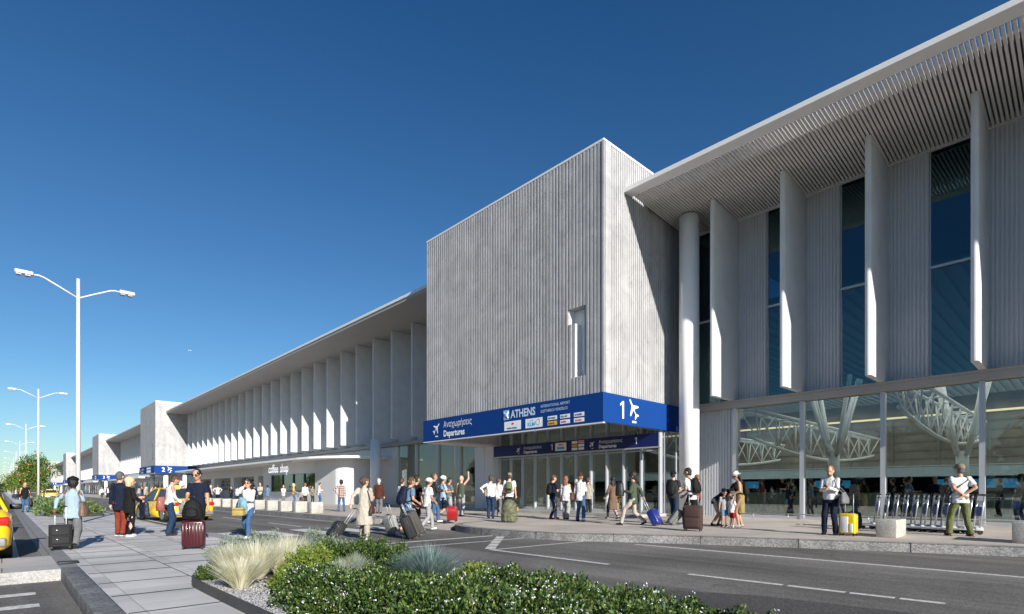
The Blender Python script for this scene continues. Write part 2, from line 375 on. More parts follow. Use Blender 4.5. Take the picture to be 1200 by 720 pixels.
# median plaza
g = MB()
g.add([(.97, -40, .06), (4.35, -40, .06), (4.35, 520, .06), (.97, 520, .06)], [(0, 1, 2, 3)]); struct('plaza', g, SLAB)
g = MB(); jr = random.Random(3)
for i, (xa, xb) in enumerate(((.985, 2.1), (2.1, 3.25), (3.25, 4.34))):
    y = 2.0 + i * .62
    while y < 60:
        if not (xb > 1.9 and y < 10.2 and i > 0):
            w_ = jr.choice((.03, .045, .06)); g.add([(xa, y, .0635), (xb, y, .0635), (xb, y + w_, .0635), (xa, y + w_, .0635)], [(0, 1, 2, 3)])
        y += 1.25
for xx in (2.1, 3.25): g.add([(xx, 2, .0625), (xx + .016, 2, .0625), (xx + .016, 60, .0625), (xx, 60, .0625)], [(0, 1, 2, 3)])
struct('plaza_joints', g, mat('joint_dark', (.06, .056, .052), .9))
g = MB(); g.rbox(.72, .97, -14, 11.95, -.19, .068, .02)
struct('granite_kerb', g, GRAN)
g = MB(); g.box(.72, .97, 11.96, 520, -.19, .062); g.box(.601, .717, 14.41, 520, -.19, .02); struct('gutter_kerb', g, mat('dark_kerb', (.20, .20, .205), .8, var=.15, vscale=5))
g = MB()
for a, b_ in ((-40, 16.2), (19.4, 520)): g.box(4.35, 4.5, a, b_, -.19, .058)
g.add([(4.35, 16.2, .06), (4.35, 19.4, .06), (5.0, 19.4, .006), (5.0, 16.2, .006)], [(0, 3, 2, 1)])
struct('median_kerb', g, mat('mid_kerb', (.30, .30, .30), .8, var=.15, vscale=5))

def crv(P, n=6):
    out = []
    P = [Vector((*p, 0)) for p in P]
    for i in range(len(P) - 1):
        a, b_, c, d = P[max(i - 1, 0)], P[i], P[i + 1], P[min(i + 2, len(P) - 1)]
        for k in range(n):
            t = k / n
            out.append(.5 * ((2 * b_) + (c - a) * t + (2 * a - 5 * b_ + 4 * c - d) * t * t + (3 * b_ - a - 3 * c + d) * t ** 3))
    out.append(P[-1]); return [(p.x, p.y) for p in out]
PZ = .20
K1 = crv([(16.0, -30), (15.9, -10), (15.8, -1), (15.35, 1), (14.2, 4.0), (13.1, 6.5), (12.1, 8.4), (11.1, 10.2), (10.8, 12.6), (11.1, 14.5), (11.9, 15.6), (13.2, 16.0)])
K2 = [(13.2, 19.6)] + crv([(12.0, 19.8), (11.3, 20.4), (11.05, 21.5), (11.0, 25), (11.0, 60)], 5) + [(11.0, 520)]
def pave(P, name):
    v = []; n = len(P)
    g = MB()
    for x, y in P: v += [(x, y, PZ), (26, y, PZ)]
    g.add(v, [(2 * i, 2 * i + 1, 2 * i + 3, 2 * i + 2) for i in range(n - 1)]); return g
def kerbline(P, wd=.28):
    g = MB(); P = [Vector((*p, 0)) for p in P]; v = []
    for i, p in enumerate(P):
        d = (P[min(i + 1, len(P) - 1)] - P[max(i - 1, 0)]).normalized(); nn = Vector((-d.y, d.x, 0))   # to the left (-X side)
        v += [p + nn * .0 + Vector((0, 0, -.05)), p + Vector((0, 0, PZ - .03)), p - nn * .03 + Vector((0, 0, PZ + .004)), p - nn * wd + Vector((0, 0, PZ + .004))]
    f = []
    for i in range(len(P) - 1):
        for j in range(3): a = 4 * i + j; f.append((a, a + 4, a + 5, a + 1))
    g.add(v, f); return g
g = pave(K1, 'a'); 
g2 = pave(K2, 'b'); g.add(g2.v, g2.f)
g.add([(13.2, 16.0, PZ), (26, 16.0, PZ), (26, 19.6, PZ), (13.2, 19.6, PZ)], [(0, 1, 2, 3)])
struct('pavement', g, PAVR)
g = MB(); g.add([(11.2, 15.2, .005), (13.2, 16.0, PZ), (13.2, 19.6, PZ), (11.2, 20.3, .005)], [(0, 1, 2, 3)])
g.add([(11.2, 15.2, .005), (11.9, 15.6, PZ - .04), (13.2, 16.0, PZ)], [(0, 2, 1)]); struct('pavement_ramp', g, PAVR)
g = kerbline(K1); g2 = kerbline(K2); g.add(g2.v, g2.f); struct('pavement_kerb', g, GRAN)
# kerb stone joints
g = MB()
for P in (K1, K2[:-1]):
    acc = 0
    for i in range(len(P) - 1):
        a, b_ = Vector((*P[i], 0)), Vector((*P[i + 1], 0)); d = (b_ - a).length; dr = (b_ - a).normalized(); nn = Vector((-dr.y, dr.x, 0))
        s = (2.2 - acc) if acc else 0
        while s < d:
            p = a + dr * s; g.obox(p + nn * -.13 + Vector((0, 0, .07)), dr, nn, Vector((0, 0, 1)), .006, .138, .1385); s += 2.2
        acc = (d - (s - 2.2)) % 2.2
struct('kerb_joints', g, mat('joint', (.07, .07, .07), .9))

# painted markings
g = MB()
def strip(p, q, wd=.12, z=.005):
    p, q = Vector((*p, z)), Vector((*q, z)); d = (q - p).normalized(); n_ = Vector((-d.y, d.x, 0)) * wd / 2
    g.add([p - n_, q - n_, q + n_, p + n_], [(0, 1, 2, 3)])
strip((11.75, 8.0), (11.75, -25), .14)
strip((8.25, 9.6), (8.2, 6.15), .12); strip((8.2, 4.55), (8.25, 3.1), .12); strip((8.25, 3.03), (8.27, 2.3), .12); strip((8.27, 2.25), (8.3, 1.75), .12); strip((8.3, 1.7), (8.33, 1.25), .12); strip((8.3, -.6), (8.4, -4), .12)
strip((7.05, 12.45), (11.0, 12.45), .18); strip((7.1, 11.25), (11.0, 11.2), .10); strip((8.3, 9.5), (11.4, 9.4), .10)
for k in range(5):
    a = Vector((8.28, 9.62)); b_ = Vector((10.85, 12.1)); p = a.lerp(b_, k / 5 + .01); q = a.lerp(b_, (k + .86) / 5); strip(tuple(p), tuple(q), .24, .009)
for x in (5.1, 6.35, 7.6, 8.85, 10.1): strip((x, 16.5), (x, 19.2), .62)
strip((4.95, 60), (4.95, 26), .1); strip((8.25, 20.5), (8.25, 24), .12)
for k in range(30): strip((8.25, 27 + k * 7), (8.25, 30.5 + k * 7), .12)
strip((10.6, 21.5), (10.6, 300), .1)
struct('road_markings', g, LINE)
g = MB()
for y in (8.2, 9.3, 10.4): g.add([(-3, y, -.125), (.36, y, -.125), (.36, y + .27, -.125), (-3, y + .27, -.125)], [(0, 1, 2, 3)])
g.add([(.14, 14.45, .005), (.26, 14.45, .005), (.26, 300, .005), (.14, 300, .005)], [(0, 1, 2, 3)])
struct('side_road_markings', g, LINE)
# dark slot drain beside the kerb
g = MB(); g.rbox(.44, .80, 11.3, 11.55, .056, .075, .008)
# (drain cover lies on the crossing)
o = MB(); o.rbox(.72, 1.02, 12.5, 12.72, .064, .10, .01); tag(o.build('drain_cover', BLK), 'small dark metal drain cover beside the kerb by the rolling black suitcase', 'drain cover')

# ============================================================ the terminal
SOFZ = 13.5
def fin_mesh(z0=5.35, z1=13.61, th=.20, x0=21.8, x1=24.08):
    pts = [(x0 + .10 - .10 * math.cos(a), th / 2 * math.sin(a)) for a in np.linspace(-math.pi / 2, math.pi / 2, 9)]
    poly = [(x1, -th / 2)] + [(x1, th / 2)] + [p for p in reversed(pts)]
    m = MB(); m.prism([(x, y) for x, y in reversed(poly)], z0, z1)
    return m.mesh('fin', FINM)
FIN = fin_mesh()
def add_fins(root, ys):
    for y in ys:
        o = bpy.data.objects.new('fin', FIN); col.objects.link(o); o.parent = root; o.location = (0, y, 0)
def ribs_x(m, y, x0, x1, z0, z1, pitch, d, sgn=-1, mi=0, duty=.5):
    """vertical ribs standing on a face of constant Y"""
    n = int((x1 - x0) / pitch)
    for i in range(n):
        a = x0 + (x1 - x0) * (i + .5 * (1 - duty)) / n; b_ = a + (x1 - x0) / n * duty
        m.box(a, b_, *(sorted((y, y + sgn * d))), z0, z1, mi)
def ribs_y(m, x, y0, y1, z0, z1, pitch, d, mi=0, duty=.5, skip=None):
    n = int((y1 - y0) / pitch)
    for i in range(n):
        a = y0 + (y1 - y0) * (i + .5 * (1 - duty)) / n; b_ = a + (y1 - y0) / n * duty
        segs = [(z0, z1)]
        if skip:
            for (sa, sb, za, zb) in skip:
                if b_ > sa and a < sb:
                    new = []
                    for p, q in segs:
                        if zb <= p or za >= q: new.append((p, q)); continue
                        if za > p: new.append((p, za))
                        if zb < q: new.append((zb, q))
                    segs = new
        for p, q in segs:
            if q - p > .02: m.box(x - d, x, a, b_, p, q, mi)

def roof(root, y0, y1, slats=False):
    m = MB()
    m.box(19.0, 19.55, y0, y1, 13.83, 14.0)
    if slats:
        m.build('roof_edge', FASC, root)
        m = MB(); n = int((y1 - y0) / .122)
        for i in range(n):
            a = y0 + i * .122; m.add([(x, yy, z + dz) for dz in (0, .1) for yy in (a, a + .07) for x, z in ((19.56, 13.80), (24.0, 13.45))], [(0, 2, 3, 1), (4, 5, 7, 6), (0, 1, 5, 4), (2, 6, 7, 3), (0, 4, 6, 2), (1, 3, 7, 5)])
        m.box(24.01, 24.12, y0, y1, 13.38, 13.66)
        m.build('canopy_slats', SLATM, root)
        m = MB(); m.add([(20.4, y0, 13.95), (20.4, y1, 13.95), (60, y1, 14.9), (60, y0, 14.9), (20.4, y0, 14.05), (20.4, y1, 14.05), (60, y1, 15.0), (60, y0, 15.0)],
                        [(0, 3, 2, 1), (4, 5, 6, 7), (0, 1, 5, 4), (1, 2, 6, 5), (2, 3, 7, 6), (3, 0, 4, 7)])
        m.build('roof', mat('roof_gap_shade', (.16, .155, .15), .8), root)  # roof coloured dark to deepen the shade between the slats
    else:
        m.build('roof_edge', FASC, root)
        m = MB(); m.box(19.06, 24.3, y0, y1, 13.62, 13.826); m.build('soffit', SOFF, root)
        m = MB(); m.box(19.56, 60, y0, y1, 13.83, 13.99); m.build('roof', FASC, root)

def mullioned(root, x, ys, z0, z1, beam=True, wd=.14, glass=GLASS, trans=None, dep=.22):
    for a, b_ in zip(ys[:-1], ys[1:]):
        m = MB(); m.box(x + .05, x + .07, a + wd / 2 + .003, b_ - wd / 2 - .003, z0 + .12, z1); m.build('window_pane', glass, root)
    for y in ys: m = MB(); m.box(x - dep / 2, x + dep / 2 + .02, y - wd / 2, y + wd / 2, z0, z1); m.build('mullion', ALU, root)
    m = MB(); m.box(x - .08, x + .10, ys[0] + wd / 2, ys[-1] - wd / 2, z0, z0 + .11)
    if trans:
        for t in trans: m.box(x - .03, x + .04, ys[0], ys[-1], t, t + .06)
    m.build('sill', ALU, root)

def pylon_number(m, s, y, z, size, x, mi):
    text_mb(m, s, size, (x, y, z), (0, -1, 0), (0, 0, 1), (-1, 0, 0), mi, .03, xs=.62)

def entrance_block(y0, y1, num, first=False):
    b = empty('entrance_block', (0, 0, 0), 0, {1: 'nearest tall ribbed concrete block over entrance 1, cut with a tall numeral one', 2: 'second concrete entrance block with a numeral 2 and blue band, left of the coffee shop',
        3: 'third and smaller looking grey entrance block behind block 2, with the number 3', 4: 'fourth pale entrance block, far down the terminal behind the lamp post', 5: 'farthest entrance block at the end of the terminal'}[num], 'building', 'concrete entrance blocks of the terminal')
    X0, XB, Z0, Z1 = 17.6, 30., 4.11, 15.42
    m = MB()
    if first:
        # front wall around the recessed numeral
        T = .42; fx = X0 + .06
        one = [(14.50, 15.02, 6.15, 9.05), (15.02, 15.38, 8.42, 9.05)]    # stem and flag (y0,y1,z0,z1)
        for a, c, z, zz in ((y0, 14.50, Z0, Z1), (15.38, y1, Z0, Z1), (14.50, 15.38, 9.05, Z1), (14.50, 15.02, Z0, 6.15), (15.02, 15.38, Z0, 8.42)):
            m.box(fx, fx + T, a, c, z, zz)
        m.box(fx + T + .002, fx + T + .1, 14.4, 15.6, 6, 9.2)
        ribs_y(m, fx + .003, y0, y1, Z0, Z1, .19, .038, skip=one, duty=.58)
        m.box(fx + T + .004, XB, y0 + .12, 24.615, 5.3, Z1); m.box(fx + T + .004, 24.3, 24.616, y1, Z0, Z1); m.box(24.301, XB, 24.616, y1, 5.3, Z1)
        m.box(X0 + .06, XB, y0 + .06, y0 + .119, Z0, Z1)
        ribs_x(m, y0 + .063, X0 + .1, 24.2, Z0, Z1, .15, .035)
        m.box(X0, X0 + .10, y0, y0 + .10, Z0, Z1)
        m.build('wall', CONC, b)
        m = MB(); m.box(fx + T - .03, fx + T - .002, 14.504, 15.016, 6.154, 8.42); m.box(fx + T - .03, fx + T - .002, 14.504, 15.376, 8.424, 9.046); m.box(fx + .02, fx + T - .032, 15.0, 15.016, 6.154, 8.41); m.box(fx + .02, fx + T - .032, 15.36, 15.376, 8.424, 9.046); m.build('numeral', WHITE, b)  # white liner added to imitate the sunlit inside of the recess
        m = MB(); m.box(X0 + .02, XB, y0 + .02, y1 - .02, Z1 + .002, Z1 + .09); m.build('coping', FASC, b)
        m = MB(); m.box(X0 + .1, 24.3, 24.62, y1, Z0 - .09, Z0 - .003); m.box(X0 + .5, 24.3, y0 + .13, 24.6, 5.2, 5.297); m.build('soffit', SLATM, b)
    else:
        m.box(X0, XB, y0, y1, Z0, Z1)
        ribs_x(m, y0, X0 + .1, 24.2, Z0, Z1, .6, .02, duty=.93)
        m.build('wall', CONC, b)
        m = MB(); m.box(X0 + .02, XB, y0 + .02, y1 - .02, Z1 + .002, Z1 + .09); m.build('coping', FASC, b)
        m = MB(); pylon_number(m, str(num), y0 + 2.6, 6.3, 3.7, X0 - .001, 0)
        m.build('numeral', mat('recess_shade_grey', (.22, .22, .22), .8), b)  # raised digit, coloured dark to imitate the shade of a recess
    # walls and glass below
    if first:
        ym = list(np.linspace(y0 + .15, 24.6, 12))
        mullioned(b, 22.0, ym, .34, 5.19, wd=.075, trans=[3.2])
        m = MB(); m.box(19.9, 22.1, y0 - .1, 24.6, .19, .33); m.build('step', GRANL, b)
        m = MB(); m.box(21.5, 24.2, 24.62, 26.4, .2, 4.01); m.box(21.44, 21.497, 24.62, 24.72, .2, 4.01); m.box(21.47, 21.497, 25.45, 25.5, .2, 4.01); m.build('pier', WALLP, b)
        m = MB(); m.box(22.12, 24.2, y0 + .05, y0 + .09, .34, 5.19); m.build('window_pane', GLASS, b)
        m = MB(); m.box(22.1, 22.2, y0, y0 + .04, .2, 4.02); m.box(23.1, 23.18, y0, y0 + .04, .2, 4.02); m.build('corner_mullion', ALU, b)
    else:
        m = MB(); m.box(22, 24.2, y0 + .4, y1, .2, Z0); m.build('dark_glass', mat('dark_glass', (.05, .07, .08), .1, spec=.8), b)
        for k in range(6): m = MB(); m.box(21.5, 21.99, y0 + .5 + k * 2.2, y0 + .9 + k * 2.2, .2, Z0 - .003); m.build('mullion', WHITE, b)
        for yy in (y0 + 1, y1 - 1): m = MB(); m.tube([(19.2, yy, .2), (19.2, yy, Z0 - .003)], .35); m.build('pillar', WHITE, b)
    return b

def one_mb(m, c, h, right, up, nrm, depth, mi=0):
    right, up, nrm, c = Vector(right), Vector(up), Vector(nrm), Vector(c)
    P = [c + (right * (x * h) + up * (z * h)) + nrm * depth for x, z in ((.20, 0), (.36, 0), (.36, 1), (.24, 1), (.0, .84), (.0, .70), (.20, .82))]
    m.add(P, [(0, 1, 2, 3, 6), (3, 4, 5, 6)], mi)
def sign_band(y0, y1, num):
    X, ZA, ZB = 17.42, 4.10, 5.29
    s = empty('entrance_sign', (0, 0, 0), 0, {1: 'deep blue wraparound band reading ATHENS and Departures over entrance 1', 2: 'blue wraparound sign band with number 2 and plane symbol on the second block',
        3: 'small blue sign band with number 3 on the third block', 4: 'tiny far blue sign band on the fourth block', 5: 'farthest speck of blue sign band on the last block'}[num], 'sign', 'blue sign bands wrapped round the entrance blocks')
    m = MB(); m.box(X, X + .17, y0 - .10, y1, ZA, ZB); m.box(X + .171, 23.3, y0 - .10, y0 - .004, ZA, ZB); m.build('panel', BLUE, s)
    m = MB(); m.box(X - .004, X + .12, y0 - .104, y1, ZA - .045, ZA - .002); m.build('trim', FASC, s)
    L = dict(right=(0, -1, 0), up=(0, 0, 1), nrm=(-1, 0, 0)); Fc = dict(right=(1, 0, 0), up=(0, 0, 1), nrm=(0, -1, 0))
    yf = y0 - .1
    m = MB()
    if num != 1: text_mb(m, str(num), .95, (18.42, yf, 4.36), depth=.012, bold=.012, **Fc)
    else: one_mb(m, (18.55, yf, 4.34), .72, depth=.012, **Fc)
    plane_icon(m, (19.50, yf, 4.80), .50, rot=R(36), depth=.012, **Fc)
    m.build('number', WTXT, s)
    m = MB()
    text_mb(m, 'Αναχωρήσεις', .46, (X, y1 - 1.95, 4.76), depth=.012, **L, xs=.82)
    text_mb(m, 'Departures', .46, (X, y1 - 1.95, 4.28), depth=.012, bold=.014, **L, xs=.86)
    plane_icon(m, (X, y1 - 1.28, 4.76), .40, rot=R(-48), depth=.012, **L)
    m.build('lettering', WTXT, s)
    if num == 1:
        m = MB()
        text_mb(m, 'ATHENS', .50, (X, 18.72, 4.76), depth=.012, bold=.016, **L, xs=.86)
        PBL = mat('pale_blue_letters', (.55, .68, .85), .5); m.build('title', PBL, s)
        m = MB(); text_mb(m, 'INTERNATIONAL AIRPORT', .175, (X, 16.78, 5.02), depth=.012, **L, xs=.80); m.build('subtitle', PBL, s)
        m = MB(); text_mb(m, 'ELEFTHERIOS VENIZELOS', .175, (X, 16.78, 4.80), depth=.012, **L, xs=.80); m.build('subtitle', PBL, s)
        m = MB(); quad(m, (X, 19.03, 4.93), .40, .46, depth=.012, mi=0, **L)
        m.tube([(X - .02, 19.2, 4.74), (X - .02, 19.05, 5.02), (X - .02, 18.9, 4.78)], .028, 6, 1, up=(1, 0, 0)); m.tube([(X - .02, 19.2, 5.05), (X - .02, 19.0, 4.86), (X - .02, 18.88, 5.08)], .022, 6, 1, up=(1, 0, 0))
        m.build('emblem', [LBLU, WTXT], s)
        m = MB(); Z = 4.40
        quad(m, (X, 18.6, Z), 1.14, .42, depth=.012, mi=0, **L); quad(m, (X, 17.2, Z), 1.08, .42, depth=.012, mi=0, **L)
        m.add([(X - .016, 18.66, Z + .02), (X - .016, 18.46, Z + .08), (X - .016, 18.66, Z + .15)], [(0, 1, 2)], 1)
        text_mb(m, 'turkish airlines', .12, (X, 18.98, Z - .15), mi=2, depth=.016, bold=.004, **L, xs=.95)
        text_mb(m, 'KLM', .24, (X, 17.6, Z - .13), mi=3, depth=.016, bold=.008, **L)
        for dy in (-.08, 0, .08): m.add([(X - .016, 17.35 + dy - .03, Z + .09), (X - .016, 17.35 + dy + .03, Z + .09), (X - .016, 17.35 + dy, Z + .16)], [(0, 1, 2)], 3)
        m.tube([(X - .014, 16.92 + .13 * math.cos(a), Z + .02 + .13 * math.sin(a)) for a in np.linspace(0, 6.2, 14)], .013, 4, 4, up=(1, 0, 0))
        for y, c, tx, tc in ((16.08, 0, 'airways', 2), (15.35, 0, 'sky air', 2), (14.58, 0, 'croatia', 2)):
            quad(m, (X, y, Z + .115), .56, .17, depth=.012, mi=0, **L); text_mb(m, tx, .14, (X, y + .24, Z + .075), mi=2, depth=.016, bold=.004, **L)
        quad(m, (X, 16.08, Z - .115), .56, .17, depth=.012, mi=5, **L); quad(m, (X, 15.35, Z - .115), .56, .17, depth=.012, mi=0, **L); quad(m, (X, 14.58, Z - .115), .56, .17, depth=.012, mi=0, **L)
        text_mb(m, 'cyprus', .13, (X, 16.3, Z - .155), mi=2, depth=.016, bold=.004, **L); text_mb(m, 'swiss', .14, (X, 15.58, Z - .155), mi=1, depth=.016, bold=.006, **L); text_mb(m, 'aegean', .13, (X, 14.8, Z - .155), mi=1, depth=.016, bold=.004, **L)
        m.build('airline_tiles', [WTXT, REDS, NBLU, CYAN, ALU, YELS], s)
    else:
        m = MB(); quad(m, (X, y0 + 4.2, 4.45), 3.4, .42, depth=.012, mi=0, **L); quad(m, (X, y0 + 4.2, 4.95), 3.4, .3, depth=.012, mi=0, **L); m.build('airline_tiles', WTXT, s)
    return s

B = [(13.46, 26.0), (100.8, 113.4), (169.6, 182.2), (264., 276.6), (352., 364.)]
for i, (a, b_) in enumerate(B): entrance_block(a, b_, i + 1, i == 0); sign_band(a, b_, i + 1)
# hanging sign inside entrance 1
s = empty('hanging_sign', (0, 0, 0), 0, 'long navy hanging sign below the blue band, pointing to Departures 1', 'sign')
m = MB(); m.box(21.5, 21.72, 13.4, 24.6, 3.36, 3.97); m.build('panel', NAVY, s)
m = MB(); m.box(21.49, 21.73, 13.38, 24.6, 3.30, 3.358); m.box(21.49, 21.73, 13.34, 13.398, 3.30, 3.98); m.build('frame', ALU, s)
L = dict(right=(0, -1, 0), up=(0, 0, 1), nrm=(-1, 0, 0))
m = MB()
for y in (22.05, 16.75):
    text_mb(m, 'Αναχωρήσεις', .22, (21.5, y, 3.68), depth=.01, **L); text_mb(m, 'Departures', .23, (21.5, y, 3.45), depth=.01, bold=.008, **L)
    plane_icon(m, (21.5, y + .42, 3.68), .2, rot=R(-48), depth=.01, **L); one_mb(m, (21.5, y - 2.1, 3.52), .32, depth=.01, **L)
m.build('lettering', WTXT, s)
m = MB(); quad(m, (21.5, 19.25, 3.67), 1.0, .52, depth=.008, mi=6, **L); quad(m, (21.5, 19.25, 3.67), .78, .42, depth=.012, mi=0, **L); quad(m, (21.5, 19.25, 3.60), .5, .12, depth=.016, mi=3, **L); quad(m, (21.5, 19.25, 3.77), .3, .06, depth=.016, mi=1, **L)
for yy in (18.3, 17.86):
    for k, c in enumerate((0, 5 if yy > 18 else 0, 0)): quad(m, (21.5, yy, 3.50 + k * .17), .38, .13, depth=.012, mi=c, **L)
quad(m, (21.5, 17.86, 3.84), .38, .06, depth=.016, mi=1, **L)
m.build('airline_tiles', [WTXT, REDS, NBLU, CYAN, ALU, YELS, BLK], s)

# ---- right hall (nearest)
h = empty('terminal_hall', (0, 0, 0), 0, 'nearest terminal hall at the right with slatted canopy and tall glass front', 'building', 'halls of the terminal')
roof(h, -16, 13.515, True)
fy = [11.05 - 2.83 * k for k in range(10)]
add_fins(h, fy)
for k in range(10):
    y = fy[k]
    m = MB(); m.box(24.12, 24.3, y - 1.32, y + .10, 5.35, 13.45); ribs_y(m, 24.122, y - 1.32, y + .10, 5.35, 13.45, .118, .045); m.build('ribbed_panel', PANEL, h)
    m = MB(); m.box(24.25, 24.27, y - 2.73, y - 1.32, 5.35, 13.45); m.build('upper_window', GLASSU, h)
m = MB(); m.box(24.25, 24.27, 11.16, 13.5, 5.35, 13.45); m.build('upper_window', GLASSU, h)
m = MB(); m.box(24.16, 24.24, -16, 13.4, 9.26, 9.34)
for k in range(10): m.box(24.2, 24.3, fy[k] - 1.36, fy[k] - 1.322, 5.35, 13.45)
m.build('transom', ALU, h)
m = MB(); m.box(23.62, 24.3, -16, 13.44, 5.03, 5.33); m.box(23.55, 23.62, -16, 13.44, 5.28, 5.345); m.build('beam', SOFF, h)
ys = [-14.8 + 2.83 * k for k in range(10)]; ys = [11.0 - 2.8 * k for k in range(10)][::-1]
mullioned(h, 23.9, ys, .2, 5.02, wd=.15)
m = MB(); m.box(24.0, 24.3, 11.08, 13.44, .2, 5.02); ribs_y(m, 24.003, 11.1, 13.4, .2, 5.02, .13, .04); m.build('ribbed_panel', PANEL, h)
m = MB(); m.tube([(22.3, 12.35, .2), (22.3, 12.35, 13.5)], .43, 28); m.build('column', WHITE, h)
# ---- left hall with coffee shop
h = empty('terminal_hall', (0, 0, 0), 0, 'white finned terminal hall between block 1 and block 2, above the coffee shop', 'building', 'halls of the terminal')
roof(h, 25.95, 100.85)
add_fins(h, [28.4 + 2.845 * k for k in range(26) if 28.4 + 2.845 * k < 100])
m = MB(); m.box(24.1, 24.295, 26.02, 100.7, 5.3, 13.615); m.build('upper_wall', WHITE, h)
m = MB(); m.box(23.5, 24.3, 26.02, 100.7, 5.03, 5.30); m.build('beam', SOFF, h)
mullioned(h, 23.9, [26.45, 28.4, 31.0, 33.7, 36.6, 39.45], .2, 5.02, wd=.15)
m = MB(); m.box(23.95, 24.3, 39.53, 100.7, .2, 5.02); m.build('lower_wall', WALLP, h)
m = MB(); m.tube([(22.2, 40.0, .2), (22.2, 40.0, 5.5)], .42, 22); m.build('column', WHITE, h)
h3 = empty('terminal_hall', (0, 0, 0), 0, 'white finned hall between entrance blocks 2 and 3', 'building', 'halls of the terminal')
roof(h3, 113.3, 169.7); add_fins(h3, [116 + 2.845 * k for k in range(19)])
h4 = empty('terminal_hall', (0, 0, 0), 0, 'pale hall between entrance blocks 3 and 4, behind the tall lamp post', 'building', 'halls of the terminal')
roof(h4, 182.1, 264.1); add_fins(h4, [185 + 2.845 * k for k in range(28)])
h5 = empty('terminal_hall', (0, 0, 0), 0, 'farthest hall of the terminal, left of entrance block 4', 'building', 'halls of the terminal')
roof(h5, 276.5, 352.1); add_fins(h5, [279 + 2.845 * k for k in range(25)])
for hh, a, b_ in ((h3, 113.42, 169.58), (h4, 182.22, 263.98), (h5, 276.62, 351.98)):
    m = MB(); m.box(24.1, 24.295, a, b_, 5.3, 13.615); m.box(22.6, 24.3, a, b_, 3.9, 5.29); m.build('upper_wall', WHITE, hh)
    m = MB(); m.box(23.2, 24.0, a, b_, .2, 3.89); m.build('lower_wall', WALLP, hh)
    m = MB(); m.box(18.6, 23.2, a + 8, b_ - 8, 3.7, 3.95); m.build('awning', WHITE, hh)
    for k in range(int((b_ - a - 20) / 6)): m = MB(); m.box(23.1, 23.197, a + 10 + k * 6, a + 13.5 + k * 6, .3, 3.2); m.build('shop_window', mat('dark_glass'), hh)

# ---- coffee shop pavilion
cs = empty('coffee_shop', (0, 0, 0), 0, 'low coffee shop with rounded white wall and curved awning under the fins', 'building')
arc = [(19.0 + 2.9 * (1 - math.cos(a)) , 43.8 - 3.9 * math.sin(a)) for a in np.linspace(0, math.pi / 2, 12)]
poly = [(23.9, 39.9)] + [(23.9, 95.0)] + [(20.0, 95.5)] + [(18.6, 93)] + [(18.6, 46)] + [(x - .0, y) for x, y in arc]
poly = [(23.9, 40.4), (23.9, 95.0), (19.6, 95.0), (18.5, 92), (18.5, 47), (18.7, 44.9), (19.2, 43.2), (20.0, 41.7), (21.1, 40.7), (22.2, 40.45)]
m = MB(); m.prism(poly[::-1], 4.02, 4.20); m.build('awning', FASC, cs)
wall = [(23.9, 42.6), (21.9, 42.6)] + [(20.5 + 1.4 * (1 - math.sin(a)), 44.0 - 1.4 * math.cos(a)) for a in np.linspace(0, math.pi / 2, 8)]
m = MB(); WT = 4.01
out = wall + [(20.5, 47.8)]
m.prism((out + [(23.9, 47.8)])[::-1], .2, WT)
m.box(20.5, 20.9, 47.8, 58.8, .2, 1.25); m.box(20.5, 20.9, 47.8, 58.8, 2.95, WT); m.box(20.5, 23.9, 58.8, 61, .2, WT)
m.box(21.6, 23.9, 61, 95, 3.0, WT); m.box(22.9, 23.9, 61, 95, .2, 3.0)
for y in (66, 75, 84, 93): m.box(21.6, 22.9, y, y + 1.4, .2, 3.0)
m.build('wall', WALLP, cs)
m = MB()
for y in np.arange(43.8, 47.8, .32): m.box(20.493, 20.5, y, y + .02, .2, WT)
for y in np.arange(61.2, 95, .5): m.box(21.592, 21.6, y, y + .03, 3.0, WT)
m.build('panel_joints', mat('joint_grey', (.35, .35, .35), .7), cs)
m = MB(); m.box(20.66, 20.68, 47.8, 58.8, 1.25, 2.95); m.build('window_pane', GLASS, cs)
m = MB()
for y in (47.82, 50.4, 53, 55.8, 58.7): m.box(20.56, 20.72, y, y + .08, 1.25, 2.95)
m.build('window_frame', mat('dark_frame', (.05, .09, .09), .4), cs)
m = MB(); m.box(23.5, 23.8, 48, 58.5, .2, 4); m.box(21.8, 22.4, 48.5, 58, .2, 1.4); m.build('shop_interior', mat('shop_inside', (.10, .14, .12), .8, var=.5, vscale=2), cs)
m = MB()
for k in range(26):
    m.ball((21.7 + rnd.random() * .9, 48.3 + rnd.random() * 9.5, 1.5 + rnd.random() * 1.1), .12 + rnd.random() * .12, n=6, k=5, mi=k % 3)
m.build('hanging_plants', [mat('green_a', (.03, .16, .06), .7), mat('green_b', (.08, .22, .05), .7), mat('green_c', (.02, .10, .08), .6)], cs)
m = MB()
for z in (1.5, 2.0, 2.5):
    m.box(22.5, 22.9, 61.5, 94, z, z + .04)
    for k in range(90):
        y = 61.8 + k * .35
        if rnd.random() < .8: m.box(22.55, 22.75, y, y + .14 + rnd.random() * .1, z + .043, z + .16 + rnd.random() * .22, 1 + rnd.randrange(4))
m.build('shelves', [BLK, mat('jar_a', (.5, .3, .15), .5), mat('jar_b', (.6, .6, .62), .4), mat('jar_c', (.25, .12, .08), .5), mat('jar_d', (.2, .3, .35), .4)], cs)
cl = empty('shop_sign', (0, 0, 0), 0, 'bold white letters reading coffee shop on the wall above the window', 'sign')
for wd_, y_ in (('coffee', 55.0), ('shop', 51.95)): m = MB(); text_mb(m, wd_, 1.12, (18.98, y_, 3.06), (0, -1, 0), (0, 0, 1), (-1, 0, 0), 0, .03, bold=.012, xs=.93); m.build('word', mat('letter_glow', (.85, .85, .85), .5, emit=(1, 1, 1), estr=.55), cl)  # glow added so the white letters stand out from the wall
